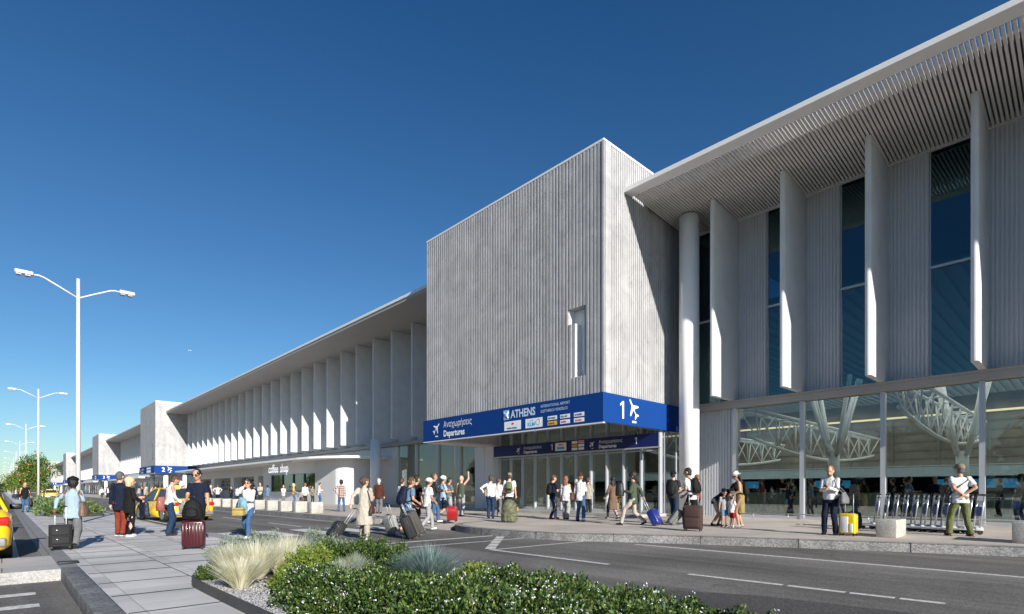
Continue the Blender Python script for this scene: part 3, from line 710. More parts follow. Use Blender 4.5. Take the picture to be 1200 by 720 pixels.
m = MB(); m.box(18.99, 19.03, 49.3, 55.1, 3.92, 4.015)
for y in (49.6, 51, 52.5, 54, 55): m.box(18.99, 19.01, y, y + .03, 3.1, 3.92)
m.build('rail', ALU, cl)
# sliding counter with umbrella seen through the left glazing
m = MB(); m.tube([(27.5, 31.5, .2), (27.5, 31.5, 2.8)], .05); m.ball((27.5, 31.5, 2.9), 1.9, 1.9, .55, n=18, k=8); m.ball((28.5, 35.0, 2.2), 1.5, 1.5, .45, n=18, k=8); m.tube([(28.5, 35, .2), (28.5, 35, 2.1)], .05)
tag(m.build('parasol', BLK), 'dark parasols standing behind the glass wall left of entrance 1', 'parasol')

# ============================================================ the hall inside
HALLF = ground_mat('hall_floor', (.42, .40, .37), (.36, .34, .32), .4, 3, .05, 0, rough=.25)
g = MB(); g.add([(24.3, -30, PZ + .004), (64, -30, PZ + .004), (64, 41, PZ + .004), (24.3, 41, PZ + .004)], [(0, 1, 2, 3)]); struct('hall_floor', g, HALLF)
ih = empty('hall_interior', (0, 0, 0), 0, 'inside of the check-in hall with back wall and gallery, seen through the glass', 'interior')
m = MB(); m.box(60, 60.3, -30, 41, .2, 13.4); m.build('back_wall', mat('timber_dark', (.21, .19, .165), .7, var=.3, vscale=.5), ih)
m = MB()
for z in np.arange(4.2, 9.2, .75): m.box(59.9, 59.95, -30, 41, z, z + .05)
for y in np.arange(-28, 40, 3.4): m.box(59.85, 59.897, y, y + .09, 3.2, 9.3)
m.build('louvers', mat('louver', (.20, .19, .17), .6), ih)
m = MB(); m.box(24.4, 60, -30, -29.8, .2, 13.3); m.box(24.4, 60, 40.8, 41, .2, 13.3); m.build('end_wall', mat('inner_wall', (.45, .43, .40), .8), ih)
m = MB(); m.box(24.4, 60, -30, 41, 9.5, 9.7)
for y in np.arange(-16, 41, .55): m.box(24.5, 59, y, y + .16, 9.32, 9.5)
m.build('ceiling', mat('ceiling_grey', (.40, .40, .40), .7), ih)
m = MB(); m.box(59.5, 59.8, -29, 40, 7.9, 8.05); m.build('cove_light', mat('cove', (1, .8, .5), .5, emit=(1, .74, .40), estr=.8), ih)
m = MB(); m.box(47, 47.3, -30, 41, 2.35, 3.0); m.box(46.95, 47.0, -30, 41, 3.06, 3.12); m.box(47.3, 60, -30, 41, 2.35, 2.5); m.build('gallery', mat('gallery_blue', (.42, .55, .64), .4), ih)
m = MB(); m.box(59.2, 59.7, -6.5, -1.5, 3.6, 7.4); m.build('lit_panel', mat('lit_panel', (.6, .45, .2), .6, emit=(1, .66, .28), estr=.28), ih)
m = MB(); m.box(48, 50, -25, 38, .2, 1.2); m.build('counter', mat('counter_dark', (.06, .09, .07), .5), ih)
m = MB()
for y in (-8, -5.2, 2.5, 5.3, 13, 20): m.box(47.9, 48.0, y, y + 2.5, 1.55, 2.15)
m.build('screen', mat('screen_blue', (.02, .2, .4), .4, emit=(.05, .40, .75), estr=.25), ih)
# trusses
TR = mat('truss_white', (.78, .80, .82), .4)
def truss(y, x0, x1, zt, label):
    t = empty('roof_truss', (0, y, 0), 0, label, 'truss', 'white tubular trusses in the hall')
    m = MB(); n = 9
    zb = lambda s: zt - .75 - 1.1 * math.sin(math.pi * (.12 + .76 * s))
    m.tube([(x0, -.35, zt), (x1, -.35, zt)], .085, 8); m.tube([(x0, .35, zt), (x1, .35, zt)], .085, 8)
    m.tube([(x0 + (x1 - x0) * s, 0, zb(s)) for s in np.linspace(0, 1, 13)], .085, 8)
    m.build('chord', TR, t)
    m = MB()
    for i in range(n):
        s0, s1, s2 = i / n, (i + .5) / n, (i + 1) / n; X = lambda s: x0 + (x1 - x0) * s
        for sy in (-.35, .35):
            m.tube([(X(s0), sy, zt), (X(s1), 0, zb(s1))], .036, 6); m.tube([(X(s1), 0, zb(s1)), (X(s2), sy, zt)], .036, 6)
        m.tube([(X(s0), -.35, zt), (X(s0), .35, zt)], .045, 6)
    m.build('web', TR, t)
for y, zt, lb in ((11.0, 5.05, 'white truss running into the hall behind the leftmost big pane'), (5.2, 5.75, 'white truss seen above the luggage trolleys through the glass'), (-.5, 6.2, 'white truss behind the rightmost pane'), (17.5, 5.0, 'white truss behind the entrance glazing')): truss(y, 25.2, 46, zt, lb)
for (x, y, lb) in ((31.5, 9.3, 'white tree column with V struts behind the man reading his phone'), (36, 4.7, 'lattice tree column behind the man in the cap')):
    t = empty('tree_column', (x, y, .2), 0, lb, 'column', 'tree columns in the hall')
    m = MB(); m.tube([(0, 0, 0), (0, 0, 3.2)], .27, 16); m.build('shaft', mat('shaft_blue', (.55, .62, .68), .4), t)
    m = MB()
    for a in range(4):
        dx_, dy_ = [(1, 1), (1, -1), (-1, 1), (-1, -1)][a]
        m.tube([(dx_ * .2, dy_ * .2, 3.0), (dx_ * .9, dy_ * 1.0, 6.9)], .10, 8); m.tube([(dx_ * .2, dy_ * .2, 3.0), (-dx_ * .7, dy_ * .9, 6.9)], .08, 8)
    m.build('strut', TR, t)
# lamps inside (the hall is lit in the photograph)
LMP = mat('lamp_glow', (1, 1, 1), .5, emit=(1, .82, .6), estr=4.)
spots_in = [(33, -2.5), (38, -1), (44, 4), (33, 14)]
for i, (x, y) in enumerate(spots_in):
    t = empty('ceiling_lamp', (x, y, 8.2), 0, ['round pendant lamp near the glass behind the rightmost pane', 'second pendant lamp in the hall, left of the rightmost one', 'pendant lamp deep in the hall above the trolleys', 'pendant lamp inside near entrance 1'][i], 'lamp', 'pendant lamps under the hall ceiling')
    m = MB(); m.tube([(0, 0, 0), (0, 0, 1.1)], .015, 5); m.tube([(0, 0, .0), (0, 0, .12)], [.32, .2], 14); m.build('shade', WHITE, t)
    m = MB(); m.tube([(0, 0, -.02), (0, 0, -.004)], .28, 14); m.build('bulb', LMP, t)
for x, y, e, s in ((50, 0, 1500, 16), (50, 20, 1400, 16), (34, 4, 1000, 14), (34, 22, 1100, 14)):
    ld = bpy.data.lights.new('hall_light', 'AREA'); ld.energy = e; ld.size = s; ld.color = (1, .88, .74)
    lo = bpy.data.objects.new('hall_light', ld); col.objects.link(lo); lo.location = (x, y, 9.2)
# ============================================================ vegetation
def leafmat(name, c, tr=.35, rough=.5):
    m = bpy.data.materials.new(name); m.use_nodes = True; n = m.node_tree; n.nodes.clear(); L = n.links
    o = n.nodes.new('ShaderNodeOutputMaterial'); mx = n.nodes.new('ShaderNodeMixShader'); mx.inputs[0].default_value = tr
    p = n.nodes.new('ShaderNodeBsdfPrincipled'); p.inputs['Base Color'].default_value = (*c, 1); p.inputs['Roughness'].default_value = rough; p.inputs['Specular IOR Level'].default_value = .4
    t = n.nodes.new('ShaderNodeBsdfTranslucent'); t.inputs[0].default_value = (min(1, c[0] * 1.4), min(1, c[1] * 1.4), c[2], 1)
    L.new(p.outputs[0], mx.inputs[1]); L.new(t.outputs[0], mx.inputs[2]); L.new(mx.outputs[0], o.inputs[0]); MATS[name] = m
    return m
def np_mesh(name, verts, faces, mi, mats):
    me = bpy.data.meshes.new(name); n = len(faces); k = faces.shape[1]
    me.vertices.add(len(verts)); me.vertices.foreach_set('co', verts.astype('f').ravel())
    me.loops.add(n * k); me.loops.foreach_set('vertex_index', faces.astype('i').ravel())
    me.polygons.add(n); me.polygons.foreach_set('loop_start', np.arange(0, n * k, k, dtype='i'))
    for m in mats: me.materials.append(m)
    me.polygons.foreach_set('material_index', mi.astype('i')); me.update(calc_edges=True)
    return me
def leaves(rs, P, N, ln, wd, jit=.7):
    """one diamond leaf per point; N = preferred outward direction"""
    n = len(P); d = N + rs.normal(0, jit, (n, 3)); d /= np.linalg.norm(d, axis=1)[:, None]
    s = np.cross(d, rs.normal(0, 1, (n, 3))); s /= np.linalg.norm(s, axis=1)[:, None] + 1e-9
    L = (ln * rs.uniform(.6, 1.25, n))[:, None]; W = (wd * rs.uniform(.7, 1.2, n))[:, None]
    up = np.cross(s, d) * L * .12
    v = np.stack([P, P + d * L * .5 + s * W * .5 + up, P + d * L, P + d * L * .5 - s * W * .5 + up], 1).reshape(-1, 3)
    return v, np.arange(4 * n).reshape(n, 4)
DG = [leafmat('leaf_dark', (.026, .056, .014)), leafmat('leaf_mid', (.052, .105, .022)), leafmat('leaf_light', (.14, .22, .05)), leafmat('leaf_olive', (.20, .22, .07))]
FLW = mat('petal_white', (.72, .72, .80), .6)
SILV = [leafmat('silver_a', (.24, .30, .23)), leafmat('silver_b', (.34, .40, .33)), leafmat('silver_c', (.15, .20, .13))]
LIME = [leafmat('lime_a', (.20, .27, .04)), leafmat('lime_b', (.12, .20, .03)), leafmat('lime_c', (.28, .32, .08))]
GOLD = [leafmat('straw_a', (.70, .67, .57), .45), leafmat('straw_b', (.80, .785, .71), .45), leafmat('straw_c', (.48, .45, .30), .4)]
FESC = [leafmat('fescue_a', (.22, .31, .32)), leafmat('fescue_b', (.36, .45, .45)), leafmat('fescue_c', (.10, .16, .15))]
BARK = mat('bark', (.12, .085, .06), .9, var=.3, vscale=8, bump=.5, bscale=12)

def shrub(name, x, y, r, h, mats, n, ln, wd, label, cat='shrub', group=None, seed=1, z=.12, flowers=0., wts=None, ry=None, parent=None, fs=.035, core=True):
    rs = np.random.RandomState(seed); ry = ry or r
    u = rs.normal(0, 1, (n, 3)); u[:, 2] = np.abs(u[:, 2]); u /= np.linalg.norm(u, axis=1)[:, None]
    lump = np.array([1 + .42 * noise.noise(Vector((a * 2.3 + seed, b * 2.3, c * 2.3))) + .15 * noise.noise(Vector((a * 6 + seed, b * 6, c * 6))) for a, b, c in u])
    rad = (rs.uniform(.35, 1, n) ** .45) * lump
    P = u * rad[:, None] * np.array([r, ry, h]); P[:, 2] = np.maximum(P[:, 2], .01)
    N = u + np.array([0, 0, .5])
    v, f = leaves(rs, P, N, ln, wd)
    mi = rs.choice(len(mats), n, p=wts)
    ms = list(mats)
    if flowers:
        k = int(n * flowers); idx = np.argsort(-rad / lump)[:n // 2]; idx = rs.choice(idx, k)
        cl = np.array([noise.noise(Vector((a * 3 + seed, b * 3, c * 3))) for a, b, c in u[idx]]); idx = idx[cl > -.12]
        Q = P[idx] * 1.02 + N[idx] * ln * .5; 
        Q = np.repeat(Q, 3, 0) + rs.normal(0, fs * .35, (len(Q) * 3, 3))
        v2, f2 = leaves(rs, Q, np.repeat(u[idx], 3, 0), fs, fs * .9, 1.2)
        f = np.concatenate([f, f2 + len(v)]); v = np.concatenate([v, v2]); mi = np.concatenate([mi, np.full(len(f2), len(ms))]); ms.append(FLW)
    o = bpy.data.objects.new(name, np_mesh(name, v, f, mi, ms)); col.objects.link(o); o.location = (x, y, z)
    if parent: o.parent = parent
    else: tag(o, label, cat, group)
    return o
def tuft(name, x, y, r, h, mats, n, wd, label, group, seed, z=.12, bend=.5, cat='grass tuft', wts=None):
    rs = np.random.RandomState(seed)
    a = rs.uniform(0, 2 * np.pi, n); q = rs.uniform(0, 1, n) ** .6; L = h * rs.uniform(.65, 1.1, n)
    d0 = np.stack([np.cos(a), np.sin(a), np.zeros(n)], 1); base = d0 * (q * r * .22)[:, None]
    out = q * r * rs.uniform(.7, 1.15, n)
    side = np.stack([-np.sin(a + rs.normal(0, .8, n)), np.cos(a), np.zeros(n)], 1)
    V = []; ts = [0, .35, .7, 1.]
    for t in ts:
        c = base + d0 * (out * t ** 1.4)[:, None]; c[:, 2] += L * (t - bend * .45 * q * t ** 2.2)
        w_ = wd * (1 - t * .93); V += [c - side * w_, c + side * w_]
    V = np.stack(V, 1).reshape(-1, 3); F = []; i0 = np.arange(n) * 8
    for j in range(3): F.append(np.stack([i0 + 2 * j, i0 + 2 * j + 1, i0 + 2 * j + 3, i0 + 2 * j + 2], 1))
    F = np.concatenate(F); mi = np.tile(rs.choice(len(mats), n, p=wts), 3)
    o = bpy.data.objects.new(name, np_mesh(name, V, F, mi, mats)); col.objects.link(o); o.location = (x, y, z)
    return tag(o, label, cat, group)

# planting bed in the median, steel edge, soil and gravel
bedL = [(1.9, -3), (1.9, 4), (1.89, 6.5), (1.89, 8.1), (1.93, 8.6), (2.08, 8.95), (2.4, 9.3), (2.9, 9.75), (3.4, 10.05), (3.9, 10.1), (4.2, 9.9), (4.28, 9.4), (4.28, 4), (4.28, -3)]
bedP = crv(bedL, 4)
m = MB(); P = [Vector((*p, 0)) for p in bedP]; v = []
for i, p in enumerate(P):
    d = (P[min(i + 1, len(P) - 1)] - P[max(i - 1, 0)]).normalized(); nn = Vector((d.y, -d.x, 0))
    v += [p + Vector((0, 0, .0)), p + Vector((0, 0, .175)), p + nn * .035 + Vector((0, 0, .175)), p + nn * .035 + Vector((0, 0, .05))]
f = []
for i in range(len(P) - 1):
    for j in range(3): a = 4 * i + j; f.append((a, a + 4, a + 5, a + 1))
m.add(v, f); tag(m.build('bed_edging', mat('steel_edge', (.055, .055, .058), .6, var=.2, vscale=6)), 'dark steel edging curving round the front planting bed', 'edging')
m = MB(); m.add([(x, y, .115) for x, y in bedP], [tuple(range(len(bedP)))]); o = m.build('soil', ground_mat('soil', (.10, .085, .07), (.06, .05, .04), 2, 30, .4, .6)); o['kind'] = 'structure'
def pebbles(name, n, region, label, sz, cols, seed):
    rs = np.random.RandomState(seed); P = np.array([region(rs) for _ in range(n)])
    oc = np.array([(1, 0, 0), (0, 1, 0), (-1, 0, 0), (0, -1, 0), (0, 0, 1.)]); fa = np.array([(0, 1, 4), (1, 2, 4), (2, 3, 4), (3, 0, 4)])
    s = sz * rs.uniform(.6, 1.5, n); a = rs.uniform(0, 6.3, n); V = []
    for k in range(5):
        x = oc[k, 0] * rs.uniform(.7, 1.3, n); y = oc[k, 1] * rs.uniform(.7, 1.3, n)
        V.append(P + np.stack([(x * np.cos(a) - y * np.sin(a)) * s, (x * np.sin(a) + y * np.cos(a)) * s, (oc[k, 2] * .8 - .1) * s], 1))
    V = np.stack(V, 1).reshape(-1, 3); F = (np.arange(n)[:, None, None] * 5 + fa[None]).reshape(-1, 3); mi = np.repeat(rs.choice(len(cols), n), 4)
    o = bpy.data.objects.new(name, np_mesh(name, V, F, mi, cols)); col.objects.link(o); return tag(o, label, 'gravel', kind='stuff')
GV = [mat('pebble_a', (.44, .43, .43), .7), mat('pebble_b', (.28, .275, .28), .7), mat('pebble_c', (.58, .56, .55), .7), mat('pebble_d', (.14, .135, .14), .7)]
def reg(rs):
    y = rs.uniform(1.5, 8.9); x = 1.93 + abs(rs.normal(0, .32)) + (.15 if y > 8.5 else 0); return (x, y, .125)
pebbles('gravel', 16000, reg, 'pale grey gravel mulch along the steel edging', .013, GV, 3)

GW = 'golden feather grass tufts at the end of the bed'
for i, (x, y, r, h, lb) in enumerate([(2.22, 7.45, .36, .42, 'straw coloured feather grass tuft nearest the gravel tip'), (2.62, 8.1, .42, .56, 'large pale feather grass tuft in the middle of the three golden ones'),
        (3.0, 8.2, .34, .50, 'golden feather grass tuft just left of the lime bush'), (3.35, 8.85, .40, .56, 'rearmost golden feather grass tuft beside the silver shrubs'), (2.45, 8.6, .36, .50, 'upright straw tuft behind the gravel tip')]):
    tuft('feather_grass', x, y, r, h, GOLD, 1150, .0062, lb, GW, 20 + i, bend=.35, wts=[.36, .44, .20])
for i, (x, y, r, h, lb) in enumerate([(3.92, 5.75, .48, .60, 'blue grey fescue tuft in the middle of the bed, right of the green bush'), (3.62, 7.1, .26, .40, 'small pale grey green grass tuft left of the blue fescue'), (3.3, 6.9, .22, .36, 'pale wispy grass tuft in front of the dark green bush')]):
    tuft('fescue', x, y, r, h, FESC if i == 0 else [SILV[1], FESC[1], GOLD[2]], 3600 if i == 0 else 1300, .0052, lb, 'grey fescue tufts', 40 + i, bend=.75)
GS = 'silver leaved shrubs at the back of the bed'
for i, (x, y, r, h, lb) in enumerate([(2.6, 9.05, .42, .50, 'silver green shrub at the left end, behind the golden grass'), (3.25, 9.55, .48, .52, 'silver green shrub behind the golden grass, nearest the crossing'), (3.95, 9.3, .42, .50, 'silvery shrub between the golden grass and the crossing'), (4.0, 8.5, .38, .46, 'silvery shrub beside the dark green bush')]):
    shrub('silver_shrub', x, y, r, h, SILV, 5200, .055, .012, lb, group=GS, seed=50 + i)
GL = 'lime green bushes'
for i, (x, y, r, h, lb) in enumerate([(3.05, 7.55, .28, .40, 'bright lime bush in front of the golden grass'), (3.35, 7.8, .32, .44, 'lime bush right beside the rear golden tuft'), (4.08, 4.95, .34, .38, 'yellow green bush right of the blue fescue'), (2.75, 7.1, .26, .28, 'low yellow green bush near the gravel')]):
    shrub('lime_bush', x, y, r, h, LIME, 3400, .04, .022, lb, group=GL, seed=60 + i)
GE = 'dark evergreen bushes in the bed'
for i, (x, y, r, h, lb) in enumerate([(4.05, 7.55, .46, .50, 'rounded mid green bush behind the suitcase of the woman in the beige coat'), (4.1, 6.75, .36, .44, 'mid green bush between the fescue and the tall green bush'), (3.75, 8.05, .34, .44, 'leafy green bush beside the lime bush'), (2.12, 8.5, .17, .20, 'small dark bush at the gravel tip')]):
    shrub('evergreen_bush', x, y, r, h, DG, 6500 if i < 3 else 1200, .042, .022, lb, group=GE, seed=70 + i, wts=[.25, .4, .25, .1])
GF = 'white flowered ground shrubs'
spots_f = [(2.75, 6.5, .42, .34), (3.35, 6.15, .42, .28), (2.65, 5.7, .5, .34), (3.4, 5.15, .50, .32), (3.95, 4.3, .46, .40), (2.75, 4.75, .55, .42), (3.4, 4.2, .52, .40), (3.95, 3.6, .44, .42), (2.8, 3.8, .55, .46), (3.45, 3.2, .5, .42),
           (3.95, 2.8, .42, .40), (2.85, 2.9, .55, .48), (3.4, 2.35, .46, .42), (3.82, 2.15, .36, .34), (2.9, 2.0, .46, .42), (3.92, 1.75, .36, .34), (3.35, 1.55, .36, .34), (2.5, 3.3, .36, .36), (2.3, 5.1, .28, .24)]
plc = ['at the gravel edge in front of the lime bush', 'left of the blue fescue', 'low against the gravel strip', 'directly in front of the blue fescue', 'behind the bed front, right of the yellow green bush', 'in the near left corner of the foliage',
       'in the middle of the flowering mass', 'on the road side below the stop line', 'near the bottom edge, left of centre', 'in the bottom middle with dense leaves', 'on the road side right of centre', 'at the bottom edge near the white blossom cluster',
       'near the bottom right, deep green', 'on the road side near the right end', 'at the very bottom edge, right of the blossom cluster', 'at the far right end of the bed', 'in the bottom right corner of the bed', 'small and close to the gravel at the bottom', 'smallest, spilling onto the gravel']
for i, (x, y, r, h) in enumerate(spots_f):
    shrub('flowering_shrub', x, y, r * 1.12, h, DG, int(8600 if y < 5 else 6500), .042, .021, 'white flowered evergreen shrub ' + plc[i], group=GF, seed=90 + i, flowers=.024 if i not in (11,) else .09, wts=[.28, .36, .26, .10], fs=.014)
# far bed with small shrubs
m = MB(); fb = [(1.7, 35), (3.0, 34.4), (3.85, 34.9), (3.9, 38), (3.9, 66), (1.7, 66), (1.6, 42)]
m.prism(fb[::-1] if False else fb, .0, .17); tag(m.build('bed_edging', MATS['steel_edge']), 'dark low edging of the second planting bed behind the first lamp post', 'edging')
m = MB(); m.prism([(1.75 + (x - 1.6) * .94, 35.3 + (y - 35) * .985) for x, y in fb], .171, .19); m.build('soil', MATS['soil'])['kind'] = 'structure'
k = 0
for y in (36.5, 38.6, 41.5, 45, 49, 54, 60):
    for x in (2.1, 3.2):
        k += 1
        shrub('bed_shrub', x + rnd.uniform(-.2, .2), y + rnd.uniform(-.5, .5), .72, .50 + rnd.random() * .15, SILV if k % 3 == 0 else ([LIME[1], DG[2], SILV[0]] if k % 3 == 1 else [DG[2], LIME[0], SILV[0]]), 1500, .16, .07, ['silver grey', 'yellow green', 'green'][k % 3] + ' shrub in the second bed, %s row, %s from the near end' % ('left' if x < 3 else 'right', ['first', 'second', 'third', 'fourth', 'fifth', 'sixth', 'last'][(k - 1) // 2]), group='shrubs in the second bed', seed=200 + k, z=.17)

def tree(x, y, h, r, label, seed, fruit=True, cat='tree', n=5200, lf=.20, z=.06):
    t = empty('street_tree', (x, y, z), 0, label, cat, 'trees along the median'); rr = random.Random(seed)
    m = MB(); th = h * .38; pts = [(0, 0, 0), (.04, .02, th * .5), (.0, .05, th)]; m.tube(pts, [r * .10, r * .075, r * .06], 8)
    for k in range(7):
        a = k * 2.4; m.tube([(0, .05, th * .85), (math.cos(a) * r * .3, math.sin(a) * r * .3, th + h * .14), (math.cos(a) * r * .7, math.sin(a) * r * .7, th + h * (.22 + .3 * rr.random()))], [r * .045, r * .03, r * .012], 6)
    m.build('trunk', BARK, t)
    rs = np.random.RandomState(seed); C = []; 
    for k in range(16):
        a = rr.uniform(0, 6.28); q = rr.uniform(.1, .82); zz = rr.uniform(.40, .90); rr_ = r * q * math.sin(min(1, (1.04 - zz) * 2.2) * math.pi / 2)
        C.append((rr_ * math.cos(a), rr_ * math.sin(a), h * zz, r * rr.uniform(.26, .44)))
    P = []; N = []
    for c in C:
        k = n // 16; u = rs.normal(0, 1, (k, 3)); u /= np.linalg.norm(u, axis=1)[:, None]
        P.append(np.array(c[:3]) + u * (c[3] * rs.uniform(.4, 1.1, k))[:, None]); N.append(u + np.array([0, 0, .3]))
    P = np.concatenate(P); N = np.concatenate(N); v, f = leaves(rs, P, N, lf, lf * .5); mi = rs.choice(4, len(f), p=[.2, .4, .3, .1])
    o = bpy.data.objects.new('crown', np_mesh('crown', v, f, mi, [DG[1], DG[2], LIME[0], LIME[1]])); col.objects.link(o); o.parent = t
    if fruit:
        m = MB()
        for k in range(46):
            c = rr.choice(C); u = Vector((rr.gauss(0, 1), rr.gauss(0, 1), rr.gauss(0, .7))).normalized(); m.ball(Vector(c[:3]) + u * c[3], .062, n=6, k=5)
        m.build('fruit', mat('orange_fruit', (.75, .24, .02), .5), t)
    return t
tree(2.55, 72, 4.9, 1.85, 'nearest orange tree with fruit behind the man in black', 1)
tree(2.35, 90, 4.4, 1.9, 'orange tree second in the row, left of the nearest one', 2)
tree(2.35, 110, 4.3, 1.9, 'orange tree third in the row along the median', 3, n=3200, lf=.26)
tree(2.3, 134, 4.3, 2.0, 'orange tree fourth in the row along the median', 4, n=2600, lf=.3)
tree(2.3, 160, 5.2, 2.6, 'orange tree fifth in the row, small in the distance', 5, n=2000, lf=.36)
tree(2.3, 195, 5.2, 2.6, 'orange tree last in the row, tiny in the distance', 6, n=1600, lf=.4)
# wood beyond the road's end, and unseen trees added to darken glass reflections
WD = [mat('wood_leaf_a', (.018, .030, .016), .8), mat('wood_leaf_b', (.028, .045, .022), .8)]
def wood(name, boxes, n, lf, label, seed):
    rs = np.random.RandomState(seed); P = []
    for (x0, x1, y0, y1, h, k) in boxes:
        c = np.stack([rs.uniform(x0, x1, k), rs.uniform(y0, y1, k), rs.uniform(.2, .75, k) * h], 1); R_ = rs.uniform(1.2, 2.6, k)
        u = rs.normal(0, 1, (k, n, 3)); u /= np.linalg.norm(u, axis=2)[..., None]
        P.append((c[:, None] + u * (R_[:, None, None] * rs.uniform(.6, 1.05, (k, n, 1)))).reshape(-1, 3))
    P = np.concatenate(P); v, f = leaves(rs, P, rs.normal(0, 1, P.shape), lf, lf * .6); mi = rs.choice(2, len(f))
    o = bpy.data.objects.new(name, np_mesh(name, v, f, mi, WD)); col.objects.link(o); return tag(o, label, 'trees', kind='stuff')
wood('far_wood', [(-60, -1, 520, 540, 9, 90), (-1, 30, 520, 535, 7, 40)], 60, 1.4, 'hazy line of trees closing the far end of the road', 5)
wood('added_reflection_trees', [(-32, -24, -40, 90, 9, 300)], 90, 1.3, 'added row of trees out of view, darkening the reflections in the glass', 6)

# ============================================================ lamp posts
LPM = mat('lamp_white', (.60, .60, .61), .35, metal=.0)
def lamp_post():
    t = empty('street_lamp', (0, 0, .06), 0, '', 'street lamp', 'double armed street lamps along the median')
    m = MB(); m.tube([(0, 0, 0), (0, 0, 9.8)], [.088, .058], 14); m.tube([(0, 0, 0), (0, 0, .03)], .2, 12); m.build('pole', LPM, t)
    for s in (-1, 1):
        m = MB(); m.tube([(0, 0, 9.02), (s * .55, 0, 9.32), (s * 1.05, 0, 9.58), (s * 1.2, 0, 9.62), (s * 1.36, 0, 9.6)], .032, 8); m.build('arm', LPM, t)
        m = MB(); m.rbox(s * 1.62 - .27, s * 1.62 + .27, -.11, .11, 9.55, 9.69, .03); hd = m.build('lamp_head', LPM, t)
        m = MB()
        for k in (-.17, .09): m.box(s * 1.62 + k - .07, s * 1.62 + k + .09, -.10, .10, 9.495, 9.538)
        m.build('lens', mat('lens_grey', (.35, .35, .33), .3), hd)
    return t
L0 = lamp_post()
bpy.context.view_layer.update(); index_kids()
nm = ['nearest and tallest looking double street lamp, left of the terminal', 'second double street lamp from the viewer, thin pole at the left', 'third double street lamp along the median', 'fourth double street lamp along the median', 'fifth double street lamp along the median', 'sixth double street lamp along the median',
      'seventh double street lamp, small in the distance', 'eighth double street lamp, small in the distance', 'ninth double street lamp, tiny in the distance', 'tenth double street lamp, tiny in the distance', 'eleventh double street lamp, tiny near the horizon', 'farthest double street lamp at the horizon']
for k in range(12):
    o = L0 if k == 0 else copy_tree(L0)
    o.location = (2.24, 27.9 + 32.6 * k, .06); o['label'] = nm[k]

# ============================================================ concrete blocks
BLKC = ground_mat('cast_block', (.46, .44, .40), (.34, .325, .29), 2.5, 45, .22, .2)
def block(x, y, sx, sy, h, label, group):
    m = MB(); m.rbox(-sx / 2, sx / 2, -sy / 2, sy / 2, 0, h, .012); o = m.build('concrete_block', BLKC, None, (x, y, PZ)); return tag(o, label, 'concrete block', group)
block(16.52, 3.57, 1.0, .44, .44, 'squat granite block seat in front of the luggage trolleys', 'granite block seats on the near pavement')
block(16.85, 1.06, 1.0, .44, .46, 'granite block seat cut by the right edge of the picture', 'granite block seats on the near pavement')
yb = 27.35; k = 0
od = ['first and nearest', 'second', 'third', 'fourth', 'fifth', 'sixth', 'seventh', 'eighth', 'ninth', 'tenth', 'eleventh', 'twelfth', 'thirteenth', 'fourteenth', 'fifteenth', 'last']
while k < 16:
    block(11.75, yb, .62, .5, .58, od[k] + ' pale concrete cube in the kerbside row before the coffee shop', 'concrete cubes along the kerb'); yb += 2.02 + .05 * k; k += 1

